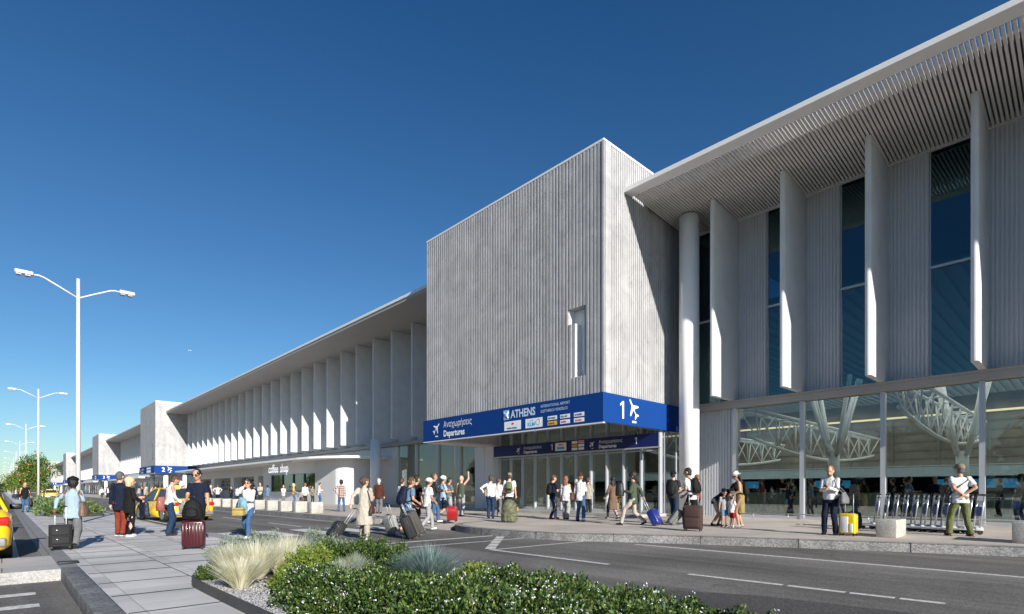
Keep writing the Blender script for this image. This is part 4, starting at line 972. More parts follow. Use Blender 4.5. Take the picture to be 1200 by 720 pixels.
# ============================================================ cars
GLD = mat('car_glass', (.03, .04, .05), .05, spec=.9)
TYRE = mat('tyre', (.015, .015, .015), .8); RIM = mat('rim', (.5, .5, .52), .3, metal=.8)
TAIL = mat('tail_light', (.45, .01, .01), .2, spec=.8); CHR = mat('chrome', (.7, .7, .7), .2, metal=.9)
def car(name, x, y, rz, paint, label, group, taxi=True, z=0., cat='taxi', L=4.75, W=1.84):
    t = empty(name, (x, y, z), rz, label, cat, group)
    # local: +Y forward, origin centre
    prof = [(-L / 2, .38, .62, .80), (-L / 2 + .05, .24, .92, .9), (-L / 2 + .35, .20, 1.0, .97), (-1.25, .18, .98, 1), (-.2, .18, .93, 1), (.75, .18, .90, 1), (1.35, .18, .86, .99), (L / 2 - .35, .22, .74, .93), (L / 2 - .05, .28, .62, .82), (L / 2, .38, .55, .75)]
    m = MB(); rings = []
    for (yy, z0, z1, k) in prof:
        w = W / 2 * k; rings.append([(-w * .86, yy, z0), (w * .86, yy, z0), (w * .98, yy, z0 + .10), (w, yy, (z0 + z1) * .5), (w * .965, yy, z1 - .10), (w * .86, yy, z1 - .01), (w * .4, yy, z1 + .025), (-w * .4, yy, z1 + .025), (-w * .86, yy, z1 - .01), (-w * .965, yy, z1 - .10), (-w, yy, (z0 + z1) * .5), (-w * .98, yy, z0 + .10)])
    n = 12; v = [q for r in rings for q in r]; f = [(i * n + j, i * n + (j + 1) % n, (i + 1) * n + (j + 1) % n, (i + 1) * n + j) for i in range(len(rings) - 1) for j in range(n)]
    f += [tuple(range(n))[::-1], tuple((len(rings) - 1) * n + j for j in range(n))]
    m.add(v, f, 0, True)
    me = m.mesh('body', [paint, BLK]); o = bpy.data.objects.new('body', me); col.objects.link(o)
    ax = [-1.38, 1.38]
    cm = MB()
    for a in ax: cm.tube([(-2, a, .33), (2, a, .33)], .39, 24, up=(0, 0, 1), sm=False)
    cu = cm.build('cut', BLK)
    bo = o.modifiers.new('b', 'BOOLEAN'); bo.object = cu; bo.operation = 'DIFFERENCE'; bo.solver = 'EXACT'
    g_ = bpy.context.evaluated_depsgraph_get(); nm_ = bpy.data.meshes.new_from_object(o.evaluated_get(g_)); o.modifiers.clear(); o.data = nm_; bpy.data.objects.remove(cu)
    o.parent = t
    # cabin
    m = MB(); cab = [(-1.95, .98, .96, .80, .80), (-1.2, .95, 1.40, .80, .60), (-.5, .93, 1.46, .83, .62), (.25, .90, 1.43, .83, .61), (1.2, .86, .90, .83, .78)]
    rr = []
    for (yy, z0, z1, wb, wt) in cab: rr.append([(-wb, yy, z0), (wb, yy, z0), (wt, yy, z1), (wt * .6, yy, z1 + .02), (-wt * .6, yy, z1 + .02), (-wt, yy, z1)])
    v = [q for r in rr for q in r]; n = 6; fs = []; mi = []
    for i in range(4):
        for j in range(n):
            fs.append((i * n + j, i * n + (j + 1) % n, (i + 1) * n + (j + 1) % n, (i + 1) * n + j))
            mi.append(1)
    m.add(v, fs); m.add(v, [tuple(range(n))[::-1], tuple(4 * n + j for j in range(n))]); m.build('glasshouse', GLD, t)
    m = MB()
    m.add([(x_ * 1.0, y_, z_ + .012) for (x_, y_, z_) in [(-.62, -1.22, 1.40), (.62, -1.22, 1.40), (.64, -.5, 1.475), (.63, .27, 1.44), (-.63, .27, 1.44), (-.64, -.5, 1.475)]], [(0, 1, 2, 5), (5, 2, 3, 4)], 0, True)
    for s in (-1, 1):
        m.tube([(s * .80, -1.97, .97), (s * .61, -1.2, 1.41), (s * .63, -.5, 1.47), (s * .62, .27, 1.44), (s * .84, 1.22, .90)], .032, 6); m.tube([(s * .845, -.35, .93), (s * .635, -.35, 1.46)], .028, 6)
    m.build('roof', paint, t)
    for a in ax:
        for s in (-1, 1):
            m = MB(); m.tube([(s * (W / 2 - .23), a, .33), (s * (W / 2 - .02), a, .33)], .33, 22, up=(0, 0, 1)); wh = m.build('wheel', TYRE, t)
            m = MB(); m.tube([(s * (W / 2 - .03), a, .33), (s * (W / 2 - .008), a, .33)], [.23, .21], 16, up=(0, 0, 1)); m.build('rim', RIM, wh)
    for s in (-1, 1):
        m = MB(); m.rbox(s * .66 - .19, s * .66 + .19, -L / 2 - .015, -L / 2 + .22, .70, .86, .03); m.build('tail_light', TAIL, t)
        m = MB(); m.rbox(s * .62 - .18, s * .62 + .18, L / 2 - .30, L / 2 - .03, .55, .68, .03); m.build('headlight', CHR, t)
        m = MB(); m.rbox(s * .98 - .11, s * .98 + .11, .72, .84, .93, 1.06, .03); m.build('mirror', paint if not taxi else BLK, t)
        for a in (-.35, .62):
            m = MB(); m.rbox(s * (W / 2 + .004) - .012, s * (W / 2 + .004) + .012, a - .2, a - .04, .74, .77, .006); m.build('door_handle', paint, t)
    m = MB(); m.rbox(-.80, .80, -L / 2 - .04, -L / 2 + .1, .30, .47, .03); m.build('bumper', mat('bumper_grey', (.35, .35, .36), .4, metal=.5), t)
    m = MB(); m.rbox(-.26, .26, -L / 2 - .03, -L / 2 + .05, .66, .79, .008); m.build('plate', WTXT, t)
    if taxi:
        m = MB(); m.rbox(-.22, .22, -.35, -.18, 1.49, 1.60, .02); m.build('roof_sign', mat('taxi_sign', (.8, .6, .1), .4), t)
    return t
YEL = mat('taxi_yellow', (.82, .50, .012), .25, coat=.6)
car('taxi', 5.75, 29.2, R(9), YEL, 'yellow taxi on the road behind the man with the dark red suitcase', 'yellow taxis')
car('taxi', -.74, 16.6, 0, YEL, 'yellow taxi cut off by the left edge of the picture', 'yellow taxis')
car('taxi', 5.9, 118, 0, YEL, 'small far yellow taxi seen above the second bed', 'yellow taxis')
car('taxi', 5.9, 127, 0, YEL, 'farther yellow taxi queuing in front of another one beyond the bed', 'yellow taxis')
car('parked_van', -1.05, 24.0, 0, mat('car_white', (.78, .78, .78), .3, coat=.5), 'white car parked ahead of the taxi at the left edge', None, False, cat='car')
car('taxi', 14.8, 150, 0, YEL, 'yellow taxi by the kerb near entrance 3', 'yellow taxis') if False else None

# far airliner
a = empty('airliner', (-2490 * .8 + 0, 0, 0), 0, 'tiny white airliner high in the sky left of the terminal', 'airplane')
t_ = 3500; dx_ = (222 - 600) / 640; a.location = (t_ * (dx_ * CT + ST), t_ * (-dx_ * ST + CT), CZ + 164 / 640 * t_); a.rotation_euler.z = R(70); a.scale = (.5, .5, .5)
m = MB(); m.tube([(0, -19, .6), (0, -12, 0), (0, 12, 0), (0, 17, 0), (0, 19, -.5)], [.4, 1.9, 2, 1.4, .2], 10); m.build('fuselage', WHITE, a)
m = MB()
for s in (-1, 1): m.add([(s * 1.5, 4, -.6), (s * 17, -5, 1), (s * 17, -7, 1), (s * 1.5, -3, -.6), (s * 1.5, 4, -.1), (s * 17, -5, 1.2), (s * 17, -7, 1.2), (s * 1.5, -3, -.1)], [(0, 1, 2, 3), (4, 7, 6, 5), (0, 4, 5, 1), (2, 6, 7, 3)])
m.build('wing', WHITE, a)
m = MB(); m.add([(-.2, -13, 1), (-.2, -19, 1), (-.2, -20, 7), (-.2, -18, 7), (.2, -13, 1), (.2, -19, 1), (.2, -20, 7), (.2, -18, 7)], [(0, 1, 2, 3), (4, 7, 6, 5), (0, 4, 5, 1), (2, 6, 7, 3), (0, 3, 7, 4)]); m.build('tail_fin', WHITE, a)

# luggage trolleys
STL = mat('trolley_steel', (.62, .63, .64), .28, metal=.75)
def trolley():
    t = empty('luggage_trolley', (0, 0, PZ), 0, '', 'luggage trolley', 'row of nested luggage trolleys')
    m = MB()
    for s in (-1, 1): m.tube([(s * .27, -.32, .14), (s * .28, -.37, .60), (s * .28, -.42, 1.04)], .021, 8); m.tube([(s * .27, -.32, .14), (s * .20, .45, .12)], .02, 8)
    m.build('frame', STL, t)
    m = MB(); m.tube([(-.31, -.42, 1.05), (.31, -.42, 1.05)], .026, 8); m.build('handle', BLK, t)
    m = MB(); m.box(-.25, .25, -.39, -.37, .48, .74); m.build('advert_panel', mat('panel_blue', (.02, .06, .32), .4), t)
    m = MB(); m.box(-.25, .25, -.42, -.40, .78, .90); m.build('name_plate', mat('panel_grey', (.5, .52, .55), .4), t)
    m = MB(); m.rbox(-.29, .29, -.40, -.22, .10, .20, .03); m.build('base', mat('base_grey', (.6, .6, .6), .4), t)
    for px, py in ((-.25, -.33), (.25, -.33), (0, .45)):
        m = MB(); m.tube([(px - .02, py, .065), (px + .02, py, .065)], .065, 12, up=(0, 0, 1)); m.build('wheel', TYRE, t)
    return t
T0 = trolley(); bpy.context.view_layer.update(); index_kids()
N_T = 11
for k in range(N_T):
    o = T0 if k == 0 else copy_tree(T0)
    o.location = (19.0 + .05 * k, 2.5 + .245 * k, PZ); o.rotation_euler.z = R(62) if False else R(20)
    o['label'] = ['luggage trolley at the right end of the nested row, behind the man in the cap', 'second trolley from the right end of the nested row', 'third trolley from the right end of the nested row', 'fourth trolley from the right end of the nested row', 'fifth trolley from the right end of the nested row',
                  'middle trolley of the nested row behind the block seat', 'fifth trolley from the left end of the nested row', 'fourth trolley from the left end of the nested row', 'third trolley from the left end of the nested row', 'second trolley from the left end of the nested row', 'luggage trolley at the left end of the row, by the yellow suitcase'][k]
m = MB(); m.tube([(18.3, 1.0, .34), (23.2, 1.0, .34)], .02, 6); m = MB()
m.tube([(23.2, -6, .42), (23.2, 10.9, .42)], .022, 8)
for y in np.arange(-5.5, 10.9, 1.4): m.tube([(23.2, y, .2), (23.2, y, .42)], .018, 6)
tag(m.build('guard_rail', STL), 'low steel rail along the foot of the big glass panes', 'rail')
# sandwich board by the far road
s = empty('sign_board', (10.6, 56, PZ), 0, 'small white notice board on a post at the far kerb', 'sign')
m = MB(); m.tube([(0, 0, 0), (0, 0, .9)], .03, 6); m.build('post', ALU, s)
m = MB(); m.rbox(-.35, .35, -.03, .03, .3, 1.0, .01); m.build('board', WTXT, s)
# ============================================================ people
def cloth(name, c, var=.12, rough=.85):
    return mat('cloth_' + name, c, rough, var=var, vscale=9, bump=.35, bscale=26, spec=.2)
SK = {'light': mat('skin_light', (.56, .33, .24), .5, var=.06, vscale=20), 'tan': mat('skin_tan', (.42, .24, .155), .5, var=.06, vscale=20), 'dark': mat('skin_dark', (.16, .085, .05), .5, var=.06, vscale=20)}
HR = {'black': mat('hair_black', (.012, .010, .009), .55, bump=.8, bscale=60), 'brown': mat('hair_brown', (.07, .038, .02), .55, bump=.8, bscale=60), 'auburn': mat('hair_auburn', (.22, .10, .04), .5, bump=.8, bscale=60),
      'blond': mat('hair_blond', (.55, .44, .26), .5, bump=.8, bscale=60), 'grey': mat('hair_grey', (.085, .085, .09), .55, bump=.8, bscale=60), 'white': mat('hair_white', (.6, .6, .58), .55, bump=.8, bscale=60)}
EYE = mat('eye_dark', (.02, .015, .012), .3); LIP = mat('lip', (.33, .13, .11), .5)
COL = dict(white=(.78, .78, .77), paleblue=(.45, .60, .74), blue=(.08, .17, .36), denim=(.075, .16, .32), darkdenim=(.025, .055, .12), navy=(.012, .018, .045), black=(.014, .014, .016), charcoal=(.04, .042, .046), grey=(.22, .22, .23), palegrey=(.48, .48, .48),
           red=(.50, .02, .025), rust=(.30, .055, .03), brown=(.10, .035, .022), beige=(.56, .50, .41), cream=(.66, .61, .54), taupe=(.24, .15, .10), green=(.10, .13, .09), olive=(.19, .21, .085), gold=(.42, .31, .13), pink=(.6, .03, .14), teal=(.2, .42, .55), yellow=(.62, .45, .14),
           steel=(.16, .27, .42), khaki=(.33, .28, .19))
for k_ in COL: COL[k_] = tuple(c * .62 for c in COL[k_])
COL['white'] = (.60, .60, .595); COL['cream'] = (.40, .365, .31)
def C(n): return cloth(n, COL[n])
HANDS = {'down': ((.045, .03, -.325), (.2, -1, 0)), 'swingf': ((.03, .15, -.265), (.2, -1, -.3)), 'swingb': ((.04, -.13, -.285), (.3, -1, 0)), 'bent': ((-.045, .19, -.14), (.5, -1, -.6)), 'phone': ((-.075, .17, -.12), (.6, -.6, -1)),
         'hip': ((.045, -.01, -.215), (1, -.4, 0)), 'raised': ((.05, .10, .26), (1, -.2, -.2)), 'back': ((-.085, -.085, -.215), (1, -.7, 0)), 'ear': ((-.035, .07, .075), (.6, .2, -1)), 'pull': ((.07, -.17, -.24), (.6, -1, 0)),
         'strap': ((-.05, .11, -.06), (.6, -.3, -1)), 'low': ((-.06, .16, -.24), (.6, -1, 0)), 'reach': ((.02, .30, -.06), (.4, -.4, -1)), 'side': ((.10, .02, -.30), (.5, -1, 0)), 'hold': ((.02, .14, -.20), (.5, -1, -.2))}
def ik(a, c, l1, l2, hint):
    d = c - a; L = min(d.length, (l1 + l2) * .997); dn = d.normalized(); c = a + dn * L
    x = (l1 * l1 - l2 * l2 + L * L) / (2 * L); h = math.sqrt(max(1e-6, l1 * l1 - x * x))
    p = (hint - dn * hint.dot(dn)); p = p.normalized() if p.length > 1e-5 else Vector((0, -1, 0))
    return a + dn * x + p * h, c
OFFS = {}
def person(x, y, z, H, deg, label, top='tee', tc='white', bot='trousers', bc='denim', shoe='black', skin='light', hair='brown', hs='short', arms=('down', 'down'), stride=0., lean=0., yaw=0., pitch=0.,
           fem=False, hat=None, hatc='white', width=1., far=False, child=False, group=None, plaid=False, lift=0., twist=0., spread=.0, glasses=False, abs_face=None, beard=False, bend_knee=0.):
    fz = facing(x, y, deg) if abs_face is None else abs_face
    t = empty('person', (x, y, z), fz, label, 'person', group)
    vx = (.030 if far else .0125) if not child else .010; W = width
    hd = 1.28 if child else 1.0
    lt = lift
    reach = .47 * H
    hz = min(.515 * H, .045 * H + math.sqrt(max(.01, reach ** 2 - (stride * .5 * H) ** 2))) - bend_knee * H
    hipw = (.052 if fem else .050) * H * W
    W = W * .95; feet = [Vector((-.055 * H - spread * H, stride * .5 * H, .045 * H)), Vector((.055 * H + spread * H, -stride * .5 * H, .045 * H + (.03 * H if stride > .25 else 0)))]
    hips = [Vector((-hipw, 0, hz)), Vector((hipw, 0, hz))]
    la = R(lean); D = Vector((0, math.sin(la), math.cos(la))); F = Vector((0, math.cos(la), -math.sin(la)))
    pel = Vector((0, 0, hz)); up = lambda tt, f=0.: pel + D * (tt * H) + F * (f * H)
    shw = (.088 if fem else .100) * H * W
    tw = R(twist); SX = Vector((math.cos(tw), math.sin(tw), 0)); sh = [up(.285) - SX * shw, up(.285) + SX * shw]
    neck = up(.315, .004); hl = neck + D * (.035 * H)
    yr, pr = R(yaw), R(pitch) + la * .75
    Mh = Matrix.Rotation(-yr, 3, 'Z') @ Matrix.Rotation(-pr, 3, 'X') @ Matrix.Diagonal((.76, .86, 1.0))
    hc = hl + Mh @ Vector((0, .012 * H, .068 * H * hd)); q = .066 * H * hd
    knees = []; ank = []
    for i in (0, 1):
        k_, a_ = ik(hips[i], feet[i], .245 * H, .237 * H, Vector((0, 1, 0))); knees.append(k_); ank.append(a_)
    elb = []; wr = []
    for i in (0, 1):
        s = -1 if i == 0 else 1; spec = arms[i]
        if isinstance(spec, str): tg, hint = HANDS[spec]
        else: tg, hint = spec
        tgt = sh[i] + SX * (s * tg[0] * H) + F * (tg[1] * H) + D * (tg[2] * H); hv = SX * (s * hint[0]) + F * hint[1] + D * hint[2]
        e_, w_ = ik(sh[i], tgt, .165 * H, .150 * H, hv); elb.append(e_); wr.append(w_)
    # ---- skin body, one continuous surface
    tor = [(-.035, .078, .058), (0, .092, .066), (.05, .086, .060), (.10, .074 if fem else .082, .052), (.17, .080 if fem else .092, .058), (.235, .088 if fem else .102, .058), (.28, .082 if fem else .096, .044), (.305, .044, .034)]
    m = MB(); n = 8 if far else 12
    m.tube([up(a) for a, _, _ in tor], [(b * H * W, c * H * W) for _, b, c in tor], n + 4, up=SX)
    m.cap(up(.28), hl + D * .01, .040 * H, .032 * H * (.85 if fem else 1), n)
    m.ball(hc + Mh @ Vector((0, -.08 * q, .12 * q)), q * .98, q * 1.16, q * 1.10, n + 2, 10, rot=Mh)
    m.ball(hc + Mh @ Vector((0, .22 * q, -.48 * q)), q * .72, q * .78, q * .78, n, 8, rot=Mh)
    if not far:
        m.tube([hc + Mh @ Vector((0, .98 * q, .18 * q)), hc + Mh @ Vector((0, 1.30 * q, -.25 * q)), hc + Mh @ Vector((0, .98 * q, -.34 * q))], [.10 * q, .17 * q, .15 * q], 7)
        for s in (-1, 1): m.ball(hc + Mh @ Vector((s * 1.02 * q, -.08 * q, -.10 * q)), .13 * q, .22 * q, .34 * q, 7, 6, rot=Mh)
    for i in (0, 1):
        m.cap(sh[i], elb[i], .031 * H * W, .024 * H, n); m.cap(elb[i], wr[i], .024 * H, .0155 * H, n)
        fd = (wr[i] - elb[i]).normalized(); pc = wr[i] + fd * (.028 * H); m.tube([wr[i], pc, wr[i] + fd * (.05 * H)], [.015 * H, .021 * H, .018 * H], n)
        m.cap(hips[i], knees[i], .050 * H * W, .033 * H, n); m.cap(knees[i] , knees[i].lerp(ank[i], .35), .033 * H, .034 * H, n); m.cap(knees[i].lerp(ank[i], .35), ank[i], .034 * H, .021 * H, n)
    v, f = remeshed(m, vx, 1 if far else 2)
    b = MB(); b.add(v, f, 0, True)
    if not far:
        for i in (0, 1):
            s = -1 if i == 0 else 1; fd = (wr[i] - elb[i]).normalized(); inn = (-SX * s); inn = (inn - fd * inn.dot(fd)).normalized(); ac = fd.cross(inn).normalized()
            base = wr[i] + fd * (.046 * H)
            for j, ln in enumerate((.036, .042, .040, .031)):
                o_ = ac * ((j - 1.5) * .0098 * H); p0 = base + o_; p1 = p0 + (fd * .85 + inn * .35).normalized() * (ln * .55 * H); p2 = p1 + (fd * .45 + inn * .85).normalized() * (ln * .5 * H)
                b.tube([p0 - fd * .01 * H, p1, p2], [.0052 * H, .0047 * H, .0036 * H], 6)
            th0 = wr[i] + fd * (.016 * H) + ac * (-.012 * H); sgn = 1 if (ac.dot(F) > 0) else -1; th0 = wr[i] + fd * (.016 * H) + ac * (sgn * .013 * H)
            p1 = th0 + (fd * .6 + ac * sgn * .8 + inn * .3).normalized() * (.020 * H); b.tube([th0 - fd * .005 * H, p1, p1 + (fd * .9 + inn * .5).normalized() * (.020 * H)], [.0070 * H, .0060 * H, .0045 * H], 6)
        for s in (-1, 1):
            b.ball(hc + Mh @ Vector((s * .38 * q, 1.00 * q, .06 * q)), .13 * q, .07 * q, .075 * q, 8, 6, 1, rot=Mh)
            b.tube([hc + Mh @ Vector((s * .16 * q, 1.04 * q, .27 * q)), hc + Mh @ Vector((s * .58 * q, .93 * q, .27 * q))], .045 * q, 5, 2)
        b.tube([hc + Mh @ Vector((-.24 * q, .97 * q, -.62 * q)), hc + Mh @ Vector((0, 1.02 * q, -.63 * q)), hc + Mh @ Vector((.24 * q, .97 * q, -.62 * q))], .055 * q, 6, 3)
    b.build('body', [SK[skin], EYE, HR[hair], LIP], t)
    amp = .0 if far else .016
    # ---- upper garment
    if top:
        m = MB(); e = .0075 * H
        k = 1.07 if top in ('coat', 'jacket', 'blazer') else 1.04
        hem = {'tee': -.055, 'shirt': -.075, 'jacket': -.08, 'blazer': -.11, 'coat': -.27, 'vest': -.05, 'tucked': -.005, 'dress': -.26, 'crop': .0}[top]
        tt = [(hem, .098 * (1.12 if hem < -.2 else 1) * (1.04 if fem else 1), .072 * (1.12 if hem < -.2 else 1))] + ([(-.10, .104, .076)] if hem < -.2 else []) + ([(-.03, .100, .074)] if hem < -.04 else []) + [(.03, .096, .070), (.10, .080 if fem else .090, .060), (.17, .085 if fem else .094, .062), (.24, .088 if fem else .100, .062), (.284, .082 if fem else .094, .047), (.306, .048, .040)]
        Rr = [(b_ * H * W * k + .002, c_ * H * W * k + .004) for _, b_, c_ in tt]; 
        m.tube([up(a) if a > -.03 else pel + Vector((0, 0, a * H)) for a, _, _ in tt], Rr, n + 4, up=SX)
        if top in ('jacket', 'blazer', 'coat', 'shirt', 'tucked'): m.tube([up(.292), up(.325, .004)], [(.046 * H, .044 * H), (.038 * H, .038 * H)], n)
        if top not in ('vest', 'dress'):
            fat = 1.06 if top in ('coat', 'jacket', 'blazer') else .90
            for i in (0, 1):
                if top in ('tee', 'crop', 'polo'):
                    m.cap(sh[i], sh[i].lerp(elb[i], .25), .036 * H * W, .038 * H, n); m.tube([sh[i], sh[i].lerp(elb[i], .72)], [.037 * H * W, .041 * H], n)
                else:
                    m.cap(sh[i], elb[i], .036 * H * W * fat * .95, .030 * H * fat, n); m.ball(elb[i], .030 * H * fat, n=n, k=6); m.tube([elb[i], elb[i].lerp(wr[i], .94)], [.030 * H * fat, .0245 * H * fat], n)
        v, f = remeshed(m, vx * 1.05, 1, amp, 9, len(label))
        b = MB(); b.add(v, f, 0, True)
        b.build({'tee': 't_shirt', 'crop': 'top', 'shirt': 'shirt', 'tucked': 'shirt', 'jacket': 'jacket', 'blazer': 'blazer', 'coat': 'coat', 'vest': 'vest', 'dress': 'dress'}[top], PLAID if plaid else C(tc), t)
    # ---- lower garment
    if bot:
        m = MB(); ky = {'trousers': 1., 'slim': .86, 'wide': 1.2, 'shorts': 1.15}[bot]
        m.tube([up(.045), up(.0), pel + Vector((0, 0, -.045 * H))], [(.090 * H * W, .066 * H * W), (.100 * H * W, .074 * H * W), (.092 * H * W, .070 * H * W)], n + 4, up=(1, 0, 0))
        for i in (0, 1):
            if bot == 'shorts':
                m.ball(hips[i], .056 * H * W, n=n, k=6); m.tube([hips[i], hips[i].lerp(knees[i], .92)], [.058 * H * W, .052 * H * ky * .9], n)
            else:
                m.cap(hips[i], knees[i], .057 * H * W, .042 * H * ky, n); m.ball(knees[i], .042 * H * ky, n=n, k=6); m.tube([knees[i], ank[i] + (knees[i] - ank[i]).normalized() * (.0 * H) + Vector((0, 0, -.012 * H))], [.041 * H * ky, .036 * H * ky], n)
        v, f = remeshed(m, vx * 1.05, 1, amp, 8, len(label) + 3)
        b = MB(); b.add(v, f, 0, True); b.build('shorts' if bot == 'shorts' else 'trousers', C(bc), t)
    # ---- shoes
    for i in (0, 1):
        a = ank[i]; m = MB(); gd = a.z - .045 * H
        tilt = .0 if i == 0 or stride <= .25 else -.5
        dv = Vector((0, math.cos(tilt), math.sin(tilt)))
        h0 = a + Vector((0, 0, -.022 * H)) - dv * .018 * H; 
        m.tube([h0 - dv * .008 * H, h0 + dv * .02 * H, h0 + dv * .06 * H, h0 + dv * .098 * H, h0 + dv * .115 * H], [(.018 * H, .017 * H), (.022 * H, .021 * H), (.016 * H, .025 * H), (.012 * H, .023 * H), (.006 * H, .012 * H)], 10, up=(0, 0, 1))
        m.tube([a + Vector((0, 0, -.02 * H)), a + Vector((0, 0, .012 * H))], [.025 * H, .023 * H], 9)
        so_ = h0 + Vector((0, 0, -.0175 * H)); 
        if not far: m.obox(so_ + dv * .045 * H, Vector((1, 0, 0)), dv, Vector((1, 0, 0)).cross(dv), .023 * H, .062 * H, .005 * H, 1)
        m.build('shoe', [C(shoe), C('white') if shoe in ('white', 'navy', 'charcoal') else BLK], t)
    # ---- hair
    Hm = HR[hair]; m = MB()
    hb = lambda X, Y, Z: hc + Mh @ Vector((X * q, Y * q, Z * q))
    if hs != 'bald' and hat not in ('helmet',):
        g_ = {'short': 1.0, 'curly': 1.16, 'long': 1.04, 'bun': 1.02, 'bob': 1.12, 'buzz': .97}[hs]
        m.ball(hb(0, -.20, .26), q * 1.06 * g_, q * 1.14 * g_, q * 1.02 * g_, 14, 10, rot=Mh)
        m.ball(hb(0, -.42, -.18), q * .94 * g_, q * .80 * g_, q * .86 * g_, 12, 8, rot=Mh)
        if hs == 'long': m.tube([hb(0, -.6, .3), hb(0, -.85, -.6), hb(0, -.85, -1.6), hb(0, -.85, -2.9), hb(0, -.8, -3.4)], [(q * .7, q * .5), (q * 1.05, q * .5), (q * 1.1, q * .42), (q * .85, q * .3), (q * .3, q * .15)], 12, up=Mh @ Vector((1, 0, 0)), sq=.80)
        if hs == 'bob': m.tube([hb(0, -.35, .2), hb(0, -.35, -.7), hb(0, -.35, -1.35)], [(q * 1.15, q * .95), (q * 1.25, q * .9), (q * 1.1, q * .7)], 12, up=Mh @ Vector((1, 0, 0)), sq=.80)
        if hs == 'bun': m.ball(hb(0, -1.35, .1), q * .5, n=10, k=8)
        v, f = remeshed(m, vx, 1, .0 if far else .012, 28, 5); b = MB(); b.add(v, f, 0, True); b.build('hair', Hm, t)
    if beard:
        m = MB(); m.ball(hb(0, .34, -.72), q * .66, q * .72, q * .52, 10, 8, rot=Mh); m.build('beard', Hm, t)
    if hat in ('cap', 'cap_back', 'flat'):
        m = MB(); m.ball(hb(0, -.12, .42), q * 1.14, q * 1.26, q * .86, 16, 10, rot=Mh); sy = -1 if hat == 'cap_back' else 1
        m.tube([hb(0, sy * .7, .46), hb(0, sy * 1.35, .40), hb(0, sy * 1.75, .30)], [(q * .85, q * .07), (q * .8, q * .06), (q * .45, q * .05)], 12, up=Mh @ Vector((1, 0, 0)), sq=.80)
        m.build('cap', C(hatc), t)
    if hat == 'bucket':
        m = MB(); m.tube([hb(0, -.1, .28), hb(0, -.1, .95), hb(0, -.1, 1.22)], [(q * 1.2, q * 1.3), (q * 1.05, q * 1.15), (q * .8, q * .9)], 16, up=Mh @ Vector((1, 0, 0)), sq=.80); m.tube([hb(0, -.1, .14), hb(0, -.1, .32)], [(q * 1.75, q * 1.85), (q * 1.2, q * 1.3)], 18, up=Mh @ Vector((1, 0, 0)), sq=.80); m.build('hat', C(hatc), t)
    if hat == 'beret':
        m = MB(); m.ball(hb(0, -.15, .72), q * 1.35, q * 1.4, q * .62, 16, 10, rot=Mh); m.build('beret', C(hatc), t)
    if glasses:
        m = MB()
        for s in (-1, 1): m.ball(hb(s * .42, 1.02, .04), q * .30, q * .08, q * .22, 10, 6, rot=Mh); m.tube([hb(s * .7, .95, .08), hb(s * 1.02, -.1, .05)], q * .05, 5)
        m.tube([hb(-.42, 1.1, .08), hb(.42, 1.1, .08)], q * .05, 5); m.build('sunglasses', BLK, t)
    Mz = Matrix.Rotation(fz, 3, 'Z'); Wd = lambda p: Mz @ p + Vector((x, y, z))
    return dict(o=t, fz=fz, H=H, handL=Wd(wr[0] + (wr[0] - elb[0]).normalized() * .05 * H), handR=Wd(wr[1] + (wr[1] - elb[1]).normalized() * .05 * H), back=Wd(up(.17, -.062 * W)), D=Mz @ D, F=Mz @ F, X=Mz @ SX, shL=Wd(sh[0]), shR=Wd(sh[1]), W=W, up=lambda a, f_=0, s_=0: Wd(up(a, f_) + SX * (s_ * H)))
# plaid cloth
pm = bpy.data.materials.new('cloth_plaid'); pm.use_nodes = True; n_ = pm.node_tree; b_ = n_.nodes['Principled BSDF']; b_.inputs['Roughness'].default_value = .9
tc_ = n_.nodes.new('ShaderNodeTexCoord'); w1 = n_.nodes.new('ShaderNodeTexWave'); w1.inputs['Scale'].default_value = 3.2; w2 = n_.nodes.new('ShaderNodeTexWave'); w2.bands_direction = 'Z'; w2.inputs['Scale'].default_value = 3.2
ad = n_.nodes.new('ShaderNodeMath'); ad.operation = 'ADD'; r_ = n_.nodes.new('ShaderNodeValToRGB'); r_.color_ramp.elements[0].position = .3; r_.color_ramp.elements[1].position = .75
r_.color_ramp.elements[0].color = (.07, .03, .03, 1); r_.color_ramp.elements[1].color = (.55, .42, .36, 1)
for w_ in (w1, w2): n_.links.new(tc_.outputs['Object'], w_.inputs['Vector'])
mlt = n_.nodes.new('ShaderNodeMath'); mlt.operation = 'MULTIPLY'; mlt.inputs[1].default_value = .5
n_.links.new(w1.outputs['Fac'], ad.inputs[0]); n_.links.new(w2.outputs['Fac'], ad.inputs[1]); n_.links.new(ad.outputs[0], mlt.inputs[0]); n_.links.new(mlt.outputs[0], r_.inputs[0]); n_.links.new(r_.outputs[0], b_.inputs['Base Color'])
PLAID = pm

